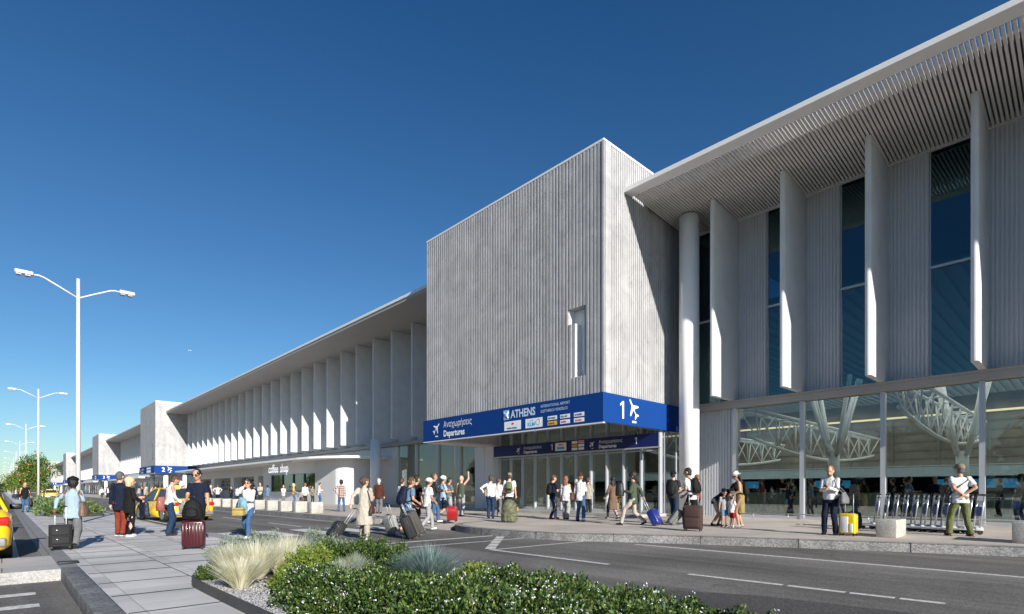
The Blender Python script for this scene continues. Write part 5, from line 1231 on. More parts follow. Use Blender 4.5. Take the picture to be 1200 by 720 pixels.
# ------------------------------------------------------------ luggage
def hard(name, c, rough=.35): return mat('case_' + name, c, rough, var=.05, vscale=5, bump=.05, bscale=40, coat=.2)
def rolling_case(x, y, z, deg, w, d, h, c, label, tilt=0., handle=.42, ribs=True, soft=False, group=None, c2=None, abs_face=None, hdl=None):
    """wide face looks along local -Y; tilt leans the top towards +Y"""
    fz = facing(x, y, deg) if abs_face is None else abs_face
    t = empty('suitcase', (x, y, z), fz, label, 'suitcase', group); t.rotation_euler = (R(-tilt), 0, fz)
    M_ = hard(c if isinstance(c, str) else 'c%d' % int(abs(hash(c)) % 99999), COL[c] if isinstance(c, str) else c, .8 if soft else .3)
    m = MB(); m.rbox(-w / 2, w / 2, -d / 2, d / 2, .055, h, min(.05, d * .28), seg=3)
    if ribs:
        n = 7
        for i in range(n):
            xx = -w / 2 + w * (i + .5) / n
            for s in (-1, 1): m.rbox(xx - w / n * .30, xx + w / n * .30, *sorted((s * (d / 2 - .01), s * (d / 2 + .006))), .10, h - .05, .004, seg=1)
    m.build('shell', M_, t)
    if soft:
        m = MB(); m.rbox(-w * .40, w * .40, -d / 2 - .035, -d / 2 + .02, .12, h * .52, .02); m.rbox(-w * .40, w * .40, -d / 2 - .022, -d / 2 + .02, h * .56, h * .90, .015); m.build('pocket', M_, t)
    m = MB()
    for k in ((h * .5),): m.rbox(-w / 2 - .004, w / 2 + .004, -.006, .006, .07, h + .003, .003, seg=1)
    m.build('zip', BLK, t)
    if c2:
        m = MB(); m.rbox(-w * .36, w * .10, -d / 2 - .012, -d / 2 + .01, .09, h * .86, .006); m.rbox(w * .16, w * .36, -d / 2 - .012, -d / 2 + .01, .09, h * .55, .006); m.build('sticker', hard('w' + label[:4], c2), t)
    m = MB(); m.tube([(-.07, 0, h - .01), (-.06, 0, h + .03), (.06, 0, h + .03), (.07, 0, h - .01)], .011, 6); m.build('grip', BLK, t)
    if handle:
        hw = w * .24
        for s in (-1, 1): m = MB(); m.tube([(s * hw, d * .3, h - .02), (s * hw, d * .3, h + handle)], .009, 7); m.build('pull_rod', hdl or ALU, t)
        m = MB(); m.tube([(-hw - .02, d * .3, h + handle), (hw + .02, d * .3, h + handle)], .016, 7); m.build('pull_handle', BLK, t)
    for sx in (-1, 1):
        for sy in (-1, 1):
            m = MB(); cx, cy = sx * (w / 2 - .045), sy * (d / 2 - .03); m.tube([(cx - .014, cy, .03), (cx + .014, cy, .03)], .03, 10, up=(0, 0, 1)); m.box(cx - .018, cx + .018, cy - .015, cy + .015, .035, .062); m.build('wheel', BLK, t)
    return t
def backpack(P, c, label, s=1., group=None, c2=None, front=False):
    H = P['H']; D, F, X = P['D'], P['F'], P['X']; sg = 1 if front else -1
    o = P['up'](.165, sg * .062 * P['W'])
    t = empty('backpack', o, 0, label, 'backpack', group)
    A = F * sg; ctr = A * (.085 * s)
    Mx = Matrix((X, A, D)).transposed(); M_ = cloth('bag' + c, COL[c], .1, .7)
    m = MB(); pts = [A * (.09 * s) + D * (k * s) for k in (-.25, -.22, -.10, .05, .17, .24, .26)]; rd = [(.10, .05), (.15, .095), (.165, .115), (.16, .105), (.135, .085), (.10, .06), (.04, .03)]
    m.tube(pts, [(a * s, b_ * s) for a, b_ in rd], 16, up=X)
    m.tube([A * (.17 * s) + D * (k * s) for k in (-.2, -.17, -.08, .0, .02)], [(.05 * s, .03 * s), (.12 * s, .05 * s), (.125 * s, .055 * s), (.11 * s, .04 * s), (.05 * s, .02 * s)], 12, up=X)
    v, f = remeshed(m, .014, 1, .006, 12, 2); b = MB(); b.add(v, f, 0, True); b.build('bag', M_, t)
    if c2:
        m = MB(); m.obox(A * (.215 * s) + D * (-.1 * s), X, A, D, .10 * s, .012, .05 * s); m.build('pocket', cloth('bag' + c2, COL[c2], .1, .7), t)
    for k in (-1, 1):
        m = MB(); q = lambda a, f_, s_: P['up'](a, f_ * 1., s_) - o
        m.tube([q(.27, sg * .07, k * .05), q(.312, sg * .02, k * .06), q(.300, -sg * .045, k * .068), q(.22, -sg * .072, k * .074), q(.13, -sg * .055, k * .088), q(.09, sg * .02, k * .100), q(.07, sg * .07, k * .07)], [(.020, .006)] * 7, 8); m.build('strap', M_, t)
    return t
def shoulder_bag(P, side, c, label, drop=.02, w=.34, h=.24, d=.13, fwd=-.02, cross=False, group=None, out=.135, kind='shoulder_bag', cat='bag'):
    sh_ = -side if cross else side
    o = P['up'](drop, fwd, side * out); t = empty(kind, o, 0, label, cat, group)
    F, X = P['F'], P['X']; Z = Vector((0, 0, 1)); M_ = hard('bag_' + c, COL[c], .55)
    m = MB(); A = F
    m.tube([Z * (h * k) for k in (-.5, -.46, -.2, .1, .38, .5)], [(w * .40, d * .40), (w * .5, d * .5), (w * .5, d * .52), (w * .45, d * .42), (w * .38, d * .2), (w * .34, d * .1)], 14, up=F)
    v, f = remeshed(m, .013, 1, .006, 14, 3); b = MB(); b.add(v, f, 0, True); b.build('bag', M_, t)
    s = MB(); q = lambda a, f_, s_: P['up'](a, f_, s_) - o
    ztop = Z * (h * .45)
    s.tube([ztop + F * (w * .3), q(.18, .078, side * (.06 if cross else .10)), q(.270, .06, sh_ * .07), q(.316, -.0, sh_ * .076), q(.270, -.062, sh_ * .07), q(.18, -.075, side * (.05 if cross else .10)), ztop - F * (w * .3)], [(.014, .006)] * 7, 7, up=None); s.build('strap', M_, t)
    return t
def handbag(pt, fz, c, label, w=.32, h=.24, d=.14, hgt=.14, cat='bag', kind='handbag', soft=True):
    t = empty(kind, pt, fz, label, cat); M_ = hard('bag_' + c, COL[c], .6)
    m = MB(); m.tube([(0, 0, -hgt - h), (0, 0, -hgt - h * .95), (0, 0, -hgt - h * .5), (0, 0, -hgt - h * .1), (0, 0, -hgt)], [(w * .42, d * .42), (w * .5, d * .5), (w * .5, d * .5), (w * .42, d * .36), (w * .38, d * .2)] if soft else [(w * .5, d * .5)] * 5, 16 if soft else 4, up=(0, 1, 0) if False else (1, 0, 0))
    v, f = remeshed(m, .012, 1, .035 if 'jacket' in kind else .004, 7 if 'jacket' in kind else 14, 3); b = MB(); b.add(v, f, 0, True); b.build('cloth' if 'jacket' in kind else 'bag', M_, t)
    for s in ((-1, 1) if 'jacket' not in kind else ()):
        m = MB(); m.tube([(-w * .22, s * d * .15, -hgt - .01), (-w * .16, s * d * .06, -.02), (0, 0, .0), (w * .16, s * d * .06, -.02), (w * .22, s * d * .15, -hgt - .01)], .008, 6); m.build('grip', M_, t)
    return t
def phone(P, side, label):
    p = P['handL'] if side < 0 else P['handR']
    t = empty('phone', p, P['fz'], label, 'phone'); m = MB(); m.rbox(-.036, .036, -.005, .005, -.05, .09, .004, seg=1); m.build('case', BLK, t); t.rotation_euler = (R(-50), 0, P['fz'])

Z1, ZR, ZP = .06, 0., PZ
PEO = []
def at(px, py, z): return gp(px, py, z)
def ground(py, px, z): return (*gp(px, py, z), z)
# ------------------------------------------------------------ the people of the picture
# left plaza
x, y = 1.63, 12.55
P = person(*gp(85, 643, Z1), Z1, 1.63, 12, 'woman in a light blue shirt and grey trousers walking away with a black rolling suitcase', 'shirt', 'paleblue', 'wide', 'grey', 'black', 'dark', 'black', 'curly', ('pull', 'strap'), .28, 3, fem=True, hat='beret', hatc='black')
shoulder_bag(P, 1, 'taupe', 'taupe leather bag on the right side of the woman in light blue', .05, .42, .34, .18, -.05)
rolling_case(*gp(71, 645, Z1), Z1, 0, .40, .24, .56, 'black', 'black soft rolling suitcase pulled by the woman in light blue', 10, .42, False, True, hdl=mat('rod_white', (.7, .7, .7), .4))
P = person(*gp(29.5, 600.5, Z1), Z1, 1.80, 172, 'man in a black shirt and jeans walking towards the viewer at the far left', 'shirt', 'black', 'trousers', 'denim', 'black', 'light', 'grey', 'short', ('swingf', 'down'), .12)
handbag(P['handL'], P['fz'] + 1.2, 'brown', 'dark brown bag carried by the man in black at the left', .40, .30, .16)
P = person(*gp(140.5, 628, Z1), Z1, 1.84, 22, 'grey haired man in a navy blazer and rust red trousers beside the blond woman', 'blazer', 'navy', 'trousers', 'rust', 'charcoal', 'light', 'grey', 'short', ('down', 'bent'), .10, yaw=25)
P = person(*gp(151.5, 629, Z1), Z1, 1.68, 60, 'blond woman in a dark coat standing close to the man in the navy blazer', 'blazer', 'black', 'slim', 'black', 'white', 'light', 'blond', 'bob', ('bent', 'hold'), .10, yaw=25, fem=True, width=1.1)
handbag(P['handR'], P['fz'], 'navy', 'dark folded jacket over the arm of the blond woman', .42, .42, .20, .0, 'jacket', 'folded_jacket')
rolling_case(*gp(150, 625.5, Z1), Z1, 30, .32, .2, .40, 'pink', 'magenta suitcase half hidden behind the legs of the couple', 0, 0, False, True)
P = person(*gp(198.5, 628, Z1), Z1, 1.76, 80, 'man in a white shirt and blue trousers looking down, holding a grey jacket', 'tucked', 'white', 'wide', 'darkdenim', 'brown', 'tan', 'brown', 'short', ('low', 'low'), .06, 6, pitch=32)
shoulder_bag(P, -1, 'rust', 'reddish brown bag hanging behind the man in the white shirt and blue trousers', .0, .36, .42, .14, -.07)
handbag(P['handR'] + Vector((0, 0, .12)), P['fz'] + .4, 'palegrey', 'light grey jacket held over the arm of the man looking down', .40, .40, .18, .0, 'jacket', 'folded_jacket')
sx, sy = gp(227, 643.5, Z1)
rolling_case(sx, sy, Z1, 8, .45, .28, .64, (.050, .004, .008), 'large dark red ribbed suitcase with a black backpack on top', 0, .40)
P = person(*gp(232, 636.5, Z1), Z1, 1.83, 200, 'smiling man in a navy polo shirt standing behind the dark red suitcase', 'tee', 'navy', 'trousers', 'black', 'black', 'tan', 'black', 'short', ('down', ((-.02, .17, -.22), (.5, -1, -.2))), .0, yaw=10, pitch=14, glasses=True, beard=False)
t = empty('backpack', (sx - .03, sy - .03, Z1 + .66), facing(sx, sy, 190), 'black backpack resting on top of the dark red suitcase', 'backpack')
m = MB(); m.tube([(0, 0, k) for k in (0, .03, .16, .32, .42, .46)], [(.15, .09), (.20, .13), (.215, .14), (.18, .12), (.11, .07), (.04, .03)], 16, up=(1, 0, 0)); m.tube([(0, .13, k) for k in (.05, .08, .2, .26)], [(.05, .02), (.13, .05), (.12, .05), (.05, .02)], 12, up=(1, 0, 0))
v, f = remeshed(m, .013, 1, .007, 12, 2); b = MB(); b.add(v, f, 0, True); b.build('bag', cloth('bagblack', COL['black'], .1, .7), t)
m = MB(); m.tube([(-.05, 0, .43), (-.04, 0, .52), (.04, 0, .52), (.05, 0, .43)], .012, 6); m.build('grip', BLK, t)
P = person(*gp(291, 630, ZR), ZR, 1.72, 205, 'long haired woman in a white hoodie crossing the road, one hand at her face', 'jacket', 'white', 'trousers', 'denim', 'white', 'light', 'black', 'long', ('bent', 'ear'), .26, fem=True, glasses=True)
shoulder_bag(P, 1, 'black', 'black bag hanging in front of the woman in the white hoodie', .0, .34, .30, .14, .06)
handbag(P['handL'] + Vector((0, 0, .05)), P['fz'], 'teal', 'light blue jacket draped over the arm of the woman crossing', .28, .48, .16, .0, 'jacket', 'folded_jacket')
tb = empty('paper_box', P['handL'] + Vector((-.12, -.06, -.34)), P['fz'], 'yellow box carried by the woman crossing the road', 'box'); m = MB(); m.rbox(-.15, .15, -.1, .1, -.11, .11, .008); m.build('carton', C('yellow'), tb); m = MB(); m.rbox(-.153, .153, -.103, .103, .04, .06, .003); m.build('band', C('brown'), tb)
P = person(*gp(427, 632.5, ZR), ZR, 1.76, 15, 'woman with a dark bun in a long beige coat pulling a black suitcase', 'coat', 'cream', 'wide', 'beige', 'white', 'light', 'brown', 'bun', ('pull', 'bent'), .22, fem=True, width=1.12, yaw=35)
shoulder_bag(P, 1, 'brown', 'brown leather bag at the hip of the woman in the beige coat', -.02, .40, .26, .12, -.04, cross=False)
rolling_case(*gp(386, 634, ZR), ZR, 72, .42, .26, .60, 'black', 'black suitcase pulled by the woman in the beige coat', 36, .52, False, True)

# near the coffee shop
P = person(*gp(400, 599.7, ZP), ZP, 1.74, 5, 'man in a plaid shirt and jeans seen from behind, hand on hip', 'shirt', 'white', 'trousers', 'denim', 'brown', 'tan', 'black', 'curly', ('hip', 'down'), .0, spread=.03, plaid=True)
P = person(*gp(444, 602, ZP), ZP, 1.76, 10, 'white haired man in a dark brown jacket by the column', 'jacket', 'brown', 'wide', 'grey', 'black', 'light', 'white', 'short', ('down', 'down'), .10, width=1.08)
P = person(*gp(374, 592.5, ZP), ZP, 1.78, 80, 'man in a white shirt and jeans looking at his phone beside the coffee shop', 'shirt', 'white', 'trousers', 'denim', 'black', 'light', 'brown', 'short', ('phone', 'phone'), .0, pitch=25); phone(P, 1, 'phone in the hands of the man by the coffee shop')
shoulder_bag(P, -1, 'khaki', 'khaki bag on the side of the man by the coffee shop', .02, .34, .3, .14)
P = person(*gp(344, 592, ZP), ZP, 1.72, 90, 'woman in a yellow top holding a blue jacket behind the concrete cubes', 'shirt', 'yellow', 'trousers', 'denim', 'brown', 'light', 'blond', 'bob', ('low', 'hold'), .0, fem=True); handbag(P['handR'], P['fz'], 'steel', 'blue jacket held by the woman in yellow', .36, .34, .16, .0, 'jacket', 'folded_jacket')
P = person(*gp(357.5, 592, ZP), ZP, 1.76, 15, 'man in a white shirt carrying a dark bag in front of the coffee shop window', 'shirt', 'white', 'trousers', 'charcoal', 'brown', 'light', 'auburn', 'short', ('down', 'down'), .1); handbag(P['handL'], P['fz'], 'brown', 'dark bag held by the man in front of the coffee shop window', .44, .30, .2)
person(*gp(305, 591.5, ZP), ZP, 1.80, 200, 'bald man in a cream shirt standing right of the woman crossing', 'shirt', 'cream', 'trousers', 'charcoal', 'black', 'light', 'brown', 'buzz', ('bent', 'bent'), .0, far=True)
person(*gp(313.5, 592, ZP), ZP, 1.60, 10, 'man in a blue shirt seen from behind next to the bald man', 'shirt', 'steel', 'trousers', 'grey', 'black', 'tan', 'black', 'short', ('bent', 'bent'), .0, far=True)
person(*gp(298, 592, ZP), ZP, 1.62, 20, 'person in a dark navy jacket partly behind the woman crossing', 'jacket', 'navy', 'trousers', 'black', 'black', 'light', 'black', 'short', far=True)
person(*gp(247, 588.5, ZP), ZP, 1.68, 60, 'blond woman in a dark vest at the left end of the concrete cubes', 'vest', 'navy', 'trousers', 'black', 'black', 'light', 'blond', 'bob', ('reach', 'down'), fem=True, far=True)
person(*gp(255, 588.5, ZP), ZP, 1.76, 10, 'man in a white shirt and black trousers at the left end of the concrete cubes', 'shirt', 'white', 'trousers', 'black', 'black', 'light', 'grey', 'short', ('hip', 'hip'), far=True, width=1.1)
person(*gp(271, 589.5, ZP), ZP, 1.55, 200, 'person in black seated behind the fourth concrete cube', 'jacket', 'black', 'trousers', 'black', 'black', 'light', 'black', 'short', ('bent', 'bent'), far=True)
person(*gp(278, 590, ZP), ZP, 1.58, 30, 'person in a white top left of the woman crossing', 'shirt', 'white', 'trousers', 'charcoal', 'black', 'light', 'brown', 'short', ('bent', 'bent'), far=True)
person(*gp(332, 591.5, ZP), ZP, 1.62, 160, 'person in a white top with a grey bag behind the middle cubes', 'shirt', 'white', 'trousers', 'grey', 'black', 'light', 'brown', 'short', ('bent', 'low'), far=True)
person(*gp(366, 591, ZP), ZP, 1.60, 150, 'person in an olive jacket between the two white shirted men', 'jacket', 'khaki', 'trousers', 'charcoal', 'black', 'light', 'black', 'bob', ('bent', 'low'), far=True, fem=True)
# centre group walking over the crossing
P = person(*gp(477, 628, ZR), ZR, 1.86, 62, 'man in blue tee and shorts with a big navy backpack on the crossing', 'tee', 'steel', 'shorts', 'steel', 'white', 'tan', 'brown', 'short', ('low', 'hold'), .40, 10)
backpack(P, 'navy', 'big navy backpack of the man in blue shorts', 1.15)
rolling_case(*gp(484, 632, ZR), ZR, 80, .44, .26, .70, 'black', 'black suitcase pushed by the man with the navy backpack', -22, .34, True)
rolling_case(*gp(462, 628, ZR), ZR, 60, .40, .24, .66, 'palegrey', 'silver ribbed suitcase at the left of the crossing group', -18, .34, True)
P = person(*gp(488, 617, ZP - .1), ZP - .1, 1.80, 50, 'dark haired man in black with a black backpack in the crossing group', 'tee', 'black', 'trousers', 'charcoal', 'black', 'tan', 'black', 'short', ('bent', 'down'), .2)
backpack(P, 'charcoal', 'dark backpack of the dark haired man in the crossing group', 1.)
person(*gp(471, 613, ZP - .12), ZP - .12, 1.76, 50, 'man mostly hidden behind the navy backpack', 'tee', 'white', 'trousers', 'charcoal', 'black', 'light', 'brown', 'short', far=True)
P = person(*gp(500, 621, .05), .05, 1.78, 62, 'man in a white tee and white cap holding a large dark duffel suitcase', 'tee', 'white', 'trousers', 'palegrey', 'white', 'tan', 'brown', 'short', ('low', 'low'), .30, 6, hat='cap_back', hatc='white')
rolling_case(*gp(492, 628, .02), .02, 75, .52, .34, .80, (.05, .045, .042), 'big dark grey soft suitcase leaning by the man in the white cap', -26, .22, False, True)
P = person(*gp(508, 612, ZP), ZP, 1.82, 70, 'man in a dark jacket walking behind the man in the white cap', 'jacket', 'charcoal', 'trousers', 'denim', 'white', 'tan', 'brown', 'buzz', ('bent', 'bent'), .25)
P = person(*gp(519, 610, ZP), ZP, 1.78, 70, 'man in a pale blue shirt and navy shorts with a white cap', 'tee', 'paleblue', 'shorts', 'navy', 'white', 'tan', 'brown', 'short', ('hip', 'bent'), .30, hat='cap', hatc='white')
rolling_case(*gp(530, 611.5, ZP), ZP, 15, .38, .24, .58, 'red', 'bright red suitcase beside the man in navy shorts', 0, .38, True)
person(*gp(526, 605, ZP), ZP, 1.74, 60, 'person in grey partly hidden behind the red suitcase', 'tee', 'grey', 'trousers', 'palegrey', 'black', 'tan', 'black', 'short', ('bent', 'bent'), .1)
P = person(*gp(540.5, 605.5, ZP), ZP, 1.82, 35, 'bald man in a green vest raising his right arm', 'vest', 'green', 'trousers', 'palegrey', 'black', 'light', 'brown', 'bald', ('down', 'raised'), .08)
# by the entrance
P = person(*gp(575, 608, ZP), ZP, 1.78, 8, 'man in a white shirt and dark trousers with a tan bag, left of the entrance', 'tucked', 'white', 'trousers', 'darkdenim', 'black', 'light', 'brown', 'short', ('hip', 'down'), .05)
handbag(P['handL'] + Vector((0, 0, .28)), P['fz'] + 1.5, 'khaki', 'round tan bag on the arm of the man in the white shirt', .30, .28, .12, .04)
P = person(*gp(584, 605, ZP), ZP, 1.74, 40, 'person in a white top and grey trousers next to the olive duffel', 'tee', 'white', 'trousers', 'grey', 'palegrey', 'light', 'brown', 'short', ('bent', 'bent'), .12)
shoulder_bag(P, -1, 'black', 'black bag on the person in grey trousers', .0, .3, .3, .14)
P = person(*gp(597, 607, ZP), ZP, 1.92, 5, 'man in a white tee and khaki cap with an olive backpack', 'tee', 'white', 'trousers', 'charcoal', 'black', 'light', 'brown', 'short', ('down', 'down'), .0, hat='cap_back', hatc='khaki', width=1.05)
backpack(P, 'olive', 'olive backpack of the man in the khaki cap', .95, c2='black')
t = empty('duffel_bag', (*gp(597, 612.5, ZP), ZP), facing(*gp(597, 612.5, ZP), 10), 'bulky camouflage green duffel standing by the man in the khaki cap', 'duffel bag')
m = MB(); m.tube([(0, 0, k) for k in (.02, .06, .22, .45, .66, .80, .85)], [(.22, .13), (.30, .18), (.31, .19), (.29, .17), (.25, .14), (.16, .09), (.05, .04)], 16, up=(1, 0, 0)); v, f = remeshed(m, .016, 1, .02, 7, 2); b = MB(); b.add(v, f, 0, True)
b.build('bag', mat('camouflage', (.10, .105, .06), .85, var=.65, vscale=11, bump=.4, bscale=20), t)
m = MB(); m.tube([(-.12, 0, .80), (-.10, 0, .93), (.10, 0, .93), (.12, 0, .80)], .013, 6); m.build('grip', BLK, t); m = MB(); m.rbox(.27, .33, -.06, .06, .42, .56, .01); m.build('name_tag', C('yellow'), t)
P = person(*gp(648, 608.5, ZP), ZP, 1.82, 55, 'man in a black tee and jeans with brown shoes, looking right', 'tee', 'navy', 'slim', 'darkdenim', 'rust', 'light', 'brown', 'short', ('bent', 'bent'), .22, pitch=10)
backpack(P, 'black', 'black backpack of the man with brown shoes', .9); handbag(P['handR'] + Vector((0, 0, -.05)), P['fz'], 'black', 'black bag in the hand of the man with brown shoes', .3, .34, .14, .1)
P = person(*gp(663, 609, ZP), ZP, 1.74, 20, 'woman with long auburn hair in white clothes, seen from behind', 'shirt', 'white', 'wide', 'palegrey', 'black', 'light', 'auburn', 'long', ('down', 'bent'), .12, fem=True)
P = person(*gp(680, 611.5, ZP), ZP, 1.82, 25, 'man in a white shirt and jeans with a brown bag, legs apart', 'shirt', 'white', 'trousers', 'denim', 'black', 'light', 'auburn', 'short', ('down', 'bent'), .16, spread=.05, hat='cap_back', hatc='brown')
shoulder_bag(P, -1, 'brown', 'large brown leather bag of the man with the legs apart', .02, .44, .34, .18, .0, out=.15)
person(*gp(689, 604, ZP), ZP, 1.76, 30, 'person in a pale jacket just behind the man with the legs apart', 'jacket', 'beige', 'trousers', 'charcoal', 'black', 'light', 'brown', 'short', ('bent', 'bent'))
P = person(*gp(718, 608.5, ZP), ZP, 1.74, -35, 'woman with long dark hair in a taupe coat walking away with a paper bag', 'coat', 'taupe', 'slim', 'charcoal', 'cream', 'light', 'black', 'long', ('swingf', 'down'), .26, fem=True)
handbag(P['handR'] + Vector((.05, 0, .02)), P['fz'] + .9, 'khaki', 'brown paper bag carried by the woman in the taupe coat', .36, .30, .16, .10, soft=False)
P = person(*gp(742, 615.5, ZP), ZP, 1.88, -88, 'bearded man in a green sweater and white trousers walking left with a blue suitcase', 'jacket', 'green', 'slim', 'cream', 'black', 'tan', 'black', 'curly', ('bent', 'pull'), .42, beard=True)
handbag(P['handL'] + Vector((0, 0, .3)), P['fz'] + 1.5, 'black', 'dark backpack carried at the chest by the bearded man', .30, .46, .22, .02, 'backpack', 'backpack')
rolling_case(*gp(772, 616.5, ZP), ZP, -70, .40, .25, .58, (.012, .025, .20), 'cobalt blue suitcase pulled by the bearded man', 27, .55, True)
P = person(*gp(789, 611, ZP), ZP, 1.92, 25, 'man in a black tee and dark cap with a black backpack beside the column', 'tee', 'charcoal', 'trousers', 'darkdenim', 'black', 'light', 'black', 'short', ('down', 'bent'), .18, hat='cap_back', hatc='black', width=1.06)
backpack(P, 'black', 'black backpack of the man in the dark cap beside the column', 1.15); handbag(P['handR'] + Vector((0, 0, .1)), P['fz'] + .9, 'grey', 'grey duffel held by the man in the dark cap', .50, .30, .24, .10)
rolling_case(*gp(784, 615.5, ZP), ZP, 78, .38, .24, .62, (.16, .17, .16), 'silver and black suitcase tilted beside the column', 38, .3, True)
P = person(*gp(811, 616.5, ZP), ZP, 1.94, -60, 'black haired man in a white tee leaning on the tall brown suitcase', 'tee', 'white', 'trousers', 'black', 'white', 'tan', 'black', 'short', ('hold', 'low'), .22, 10, yaw=-10)
backpack(P, 'black', 'black backpack of the man leaning on the brown suitcase', 1.05)
rolling_case(*gp(812, 622.5, ZP), ZP, 12, .52, .30, .74, (.045, .020, .018), 'tall dark brown soft suitcase standing near the kerb', 0, .30, False, True)
person(*gp(817, 608.5, ZP), ZP, 1.80, -50, 'brown haired person hidden behind the man in the white tee', 'tee', 'rust', 'trousers', 'charcoal', 'black', 'light', 'auburn', 'short', ('bent', 'bent'))
# family
P = person(*gp(838, 616.5, ZP), ZP, 1.76, 95, 'father in a navy tee bending down over a child', 'tee', 'navy', 'shorts', 'cream', 'black', 'tan', 'black', 'short', (((.0, .22, -.22), (.5, -1, 0)), ((.0, .22, -.22), (.5, -1, 0))), .10, 52, pitch=10, bend_knee=.04)
person(*gp(848.5, 617.5, ZP), ZP, 1.18, 160, 'small boy in a pale tee and blue shorts held by his father', 'tee', 'palegrey', 'shorts', 'steel', 'navy', 'tan', 'black', 'short', ('down', 'down'), .0, child=True, hat='cap', hatc='navy')
person(*gp(857.5, 618, ZP), ZP, 1.02, 40, 'small child in a white tee and red shorts between the parents', 'tee', 'white', 'shorts', 'red', 'white', 'tan', 'black', 'short', ('bent', 'bent'), .0, child=True)
P = person(*gp(867.5, 618, ZP), ZP, 1.78, -95, 'woman in a gold dress and white bucket hat holding the child', 'dress', 'gold', None, 'gold', 'cream', 'tan', 'black', 'long', ('hold', 'hold'), .06, 6, pitch=18, fem=True, hat='bucket', hatc='white')
backpack(P, 'black', 'small black backpack of the woman in the white hat', .85)
# businessman and suitcase
P = person(*gp(973, 627, ZP), ZP, 1.82, 195, 'bearded man in a white shirt and navy trousers reading his phone', 'tucked', 'white', 'trousers', 'navy', 'black', 'light', 'auburn', 'short', ('phone', 'phone'), .0, pitch=22, spread=.02, beard=True, yaw=-8); phone(P, -1, 'dark phone held by the bearded man in the white shirt')
shoulder_bag(P, -1, 'grey', 'grey duffel bag hanging from the shoulder of the man reading his phone', .02, .46, .30, .22, -.02, out=.17)
rolling_case(*gp(994, 628, ZP), ZP, 20, .40, .24, .58, (.78, .50, .01), 'yellow and white suitcase beside the man reading his phone', 0, .50, False, c2=(.75, .75, .72))
t_ = gp(1001, 621, ZP); tt = empty('holdall', (*t_, ZP), facing(*t_, 20), 'black and blue holdall behind the yellow suitcase', 'bag'); m = MB(); m.tube([(0, 0, k) for k in (.02, .06, .3, .5, .58)], [(.12, .1), (.2, .14), (.22, .15), (.17, .1), (.05, .04)], 14, up=(1, 0, 0)); v, f = remeshed(m, .015, 1, .012, 9, 2); b = MB(); b.add(v, f, 0, True); b.build('bag', cloth('bagnavy2', (.02, .03, .06)), tt)
P = person(*gp(1125, 628.5, ZP), ZP, 1.84, -28, 'man in a white tee and olive trousers, hands clasped behind his back', 'tee', 'white', 'trousers', 'olive', 'brown', 'tan', 'grey', 'short', ('back', 'back'), .06, spread=.065, hat='cap', hatc='khaki', yaw=-12, width=1.08)
shoulder_bag(P, -1, 'navy', 'dark crossbody bag of the man in olive trousers', .0, .26, .2, .1, .04, cross=True)

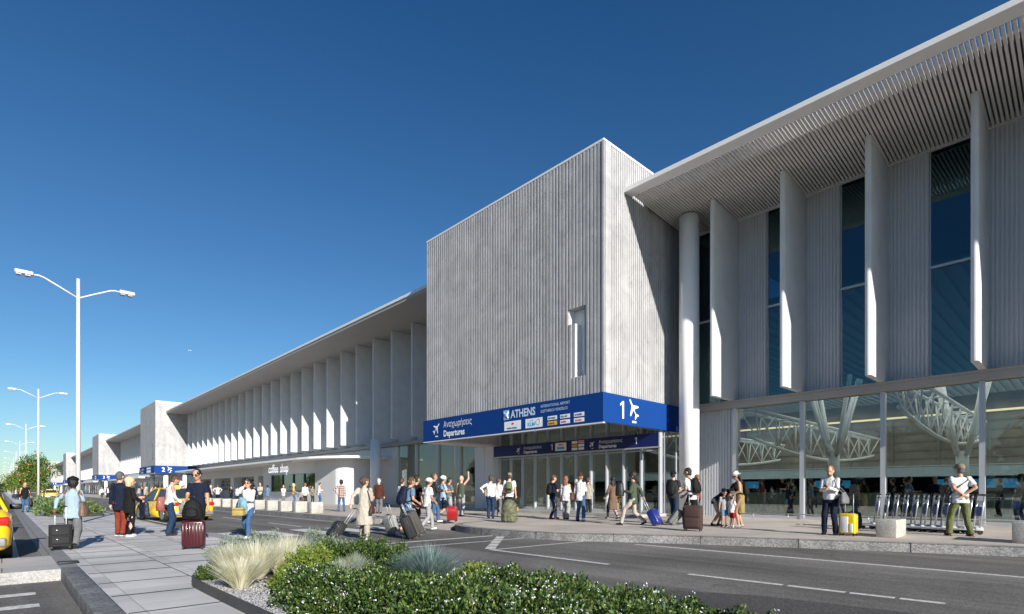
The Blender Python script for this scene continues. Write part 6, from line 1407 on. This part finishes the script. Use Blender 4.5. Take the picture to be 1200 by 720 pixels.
# ------------------------------------------------------------ far crowd and people inside, copied from a few makes
protos = []
spec = [('shirt', 'white', 'charcoal', 'brown', 'short', 0), ('jacket', 'navy', 'darkdenim', 'black', 'short', 0), ('tee', 'palegrey', 'denim', 'black', 'bob', 1), ('shirt', 'red', 'black', 'brown', 'short', 0), ('coat', 'beige', 'charcoal', 'blond', 'long', 1), ('tee', 'steel', 'grey', 'black', 'short', 0), ('jacket', 'black', 'black', 'black', 'short', 0)]
pn = ['white shirt', 'navy jacket', 'pale grey tee', 'red shirt', 'beige coat', 'blue tee', 'black jacket']
fp = [(23.2 + .0, 103)]
bpy.context.view_layer.update()
made = []
slots = []
rr = random.Random(11)
far_pts = []
for k in range(46):
    px = rr.uniform(92, 205) if k < 36 else rr.uniform(206, 244); py = rr.uniform(583.2, 586.5) if k < 36 else rr.uniform(586, 588.5)
    X_, Y_ = gp(px, py, ZP)
    if 11.6 < X_ < 22 : far_pts.append((X_, Y_, rr.uniform(0, 360)))
for k in range(8): far_pts.append((rr.uniform(1.3, 2.0), rr.uniform(90, 190), rr.uniform(0, 360)))
ins = [(26.5, 9.7), (29.5, 10.6), (28.2, 9.3), (30.5, 9.0), (31.2, 8.9), (27.5, 7.3), (29.5, 5.8), (30, 6.4), (31, 4.6), (26.4, 5.1), (26.0, 3.2), (26.6, 4.3), (25.4, 1.75), (33, 3), (35, 12), (29, 15), (31, 18), (28, 20), (33, 22), (27, 17), (30, 31), (36, 26), (41, 8), (43, 5), (42, 0), (40, 13)]
allp = [(a, b_, c, 'f') for a, b_, c in far_pts] + [(a, b_, rr.uniform(0, 360), 'i') for a, b_ in ins]
pr = {}
def pane(X_, Y_):
    d_ = (X_ * CT - Y_ * ST) / (X_ * ST + Y_ * CT) * 640 + 600
    return 'behind the ' + ('entrance glazing' if d_ < 820 else 'leftmost big pane' if d_ < 938 else 'second big pane' if d_ < 1033 else 'big pane over the trolleys' if d_ < 1150 else 'rightmost big pane')
for i, (a, b_, c, kd) in enumerate(allp):
    s = [0, 1, 2, 0, 4, 5, 6, 0, 2, 1, 3, 4, 6, 5][i % 14] if kd == 'f' else [6, 1, 6, 5, 6, 1, 2][i % 7]
    if s not in pr:
        q = spec[s]; P = person(a, b_, ZP, 1.72, 0, 'x', q[0], q[1], 'trousers', q[2], 'black', 'light', q[3], q[4], ('bent', 'down') if s % 2 else ('down', 'down'), .1, fem=bool(q[5]), far=True, abs_face=R(c)); pr[s] = P['o']; o = P['o']; index_kids()
    else:
        o = copy_tree(pr[s]); o.location = (a, b_, ZP if a > 5 else Z1); o.rotation_euler.z = R(c)
    if kd == 'f':
        o['label'] = 'distant traveller in a ' + pn[s] + ' among the crowd on the far pavement'; o['group'] = 'distant crowd in ' + pn[s] + 's along the far pavement'
    else:
        o['label'] = 'traveller in a ' + pn[s] + ' inside the hall, ' + pane(a, b_); o['group'] = 'travellers in ' + pn[s] + 's inside the hall'
    o['category'] = 'person'
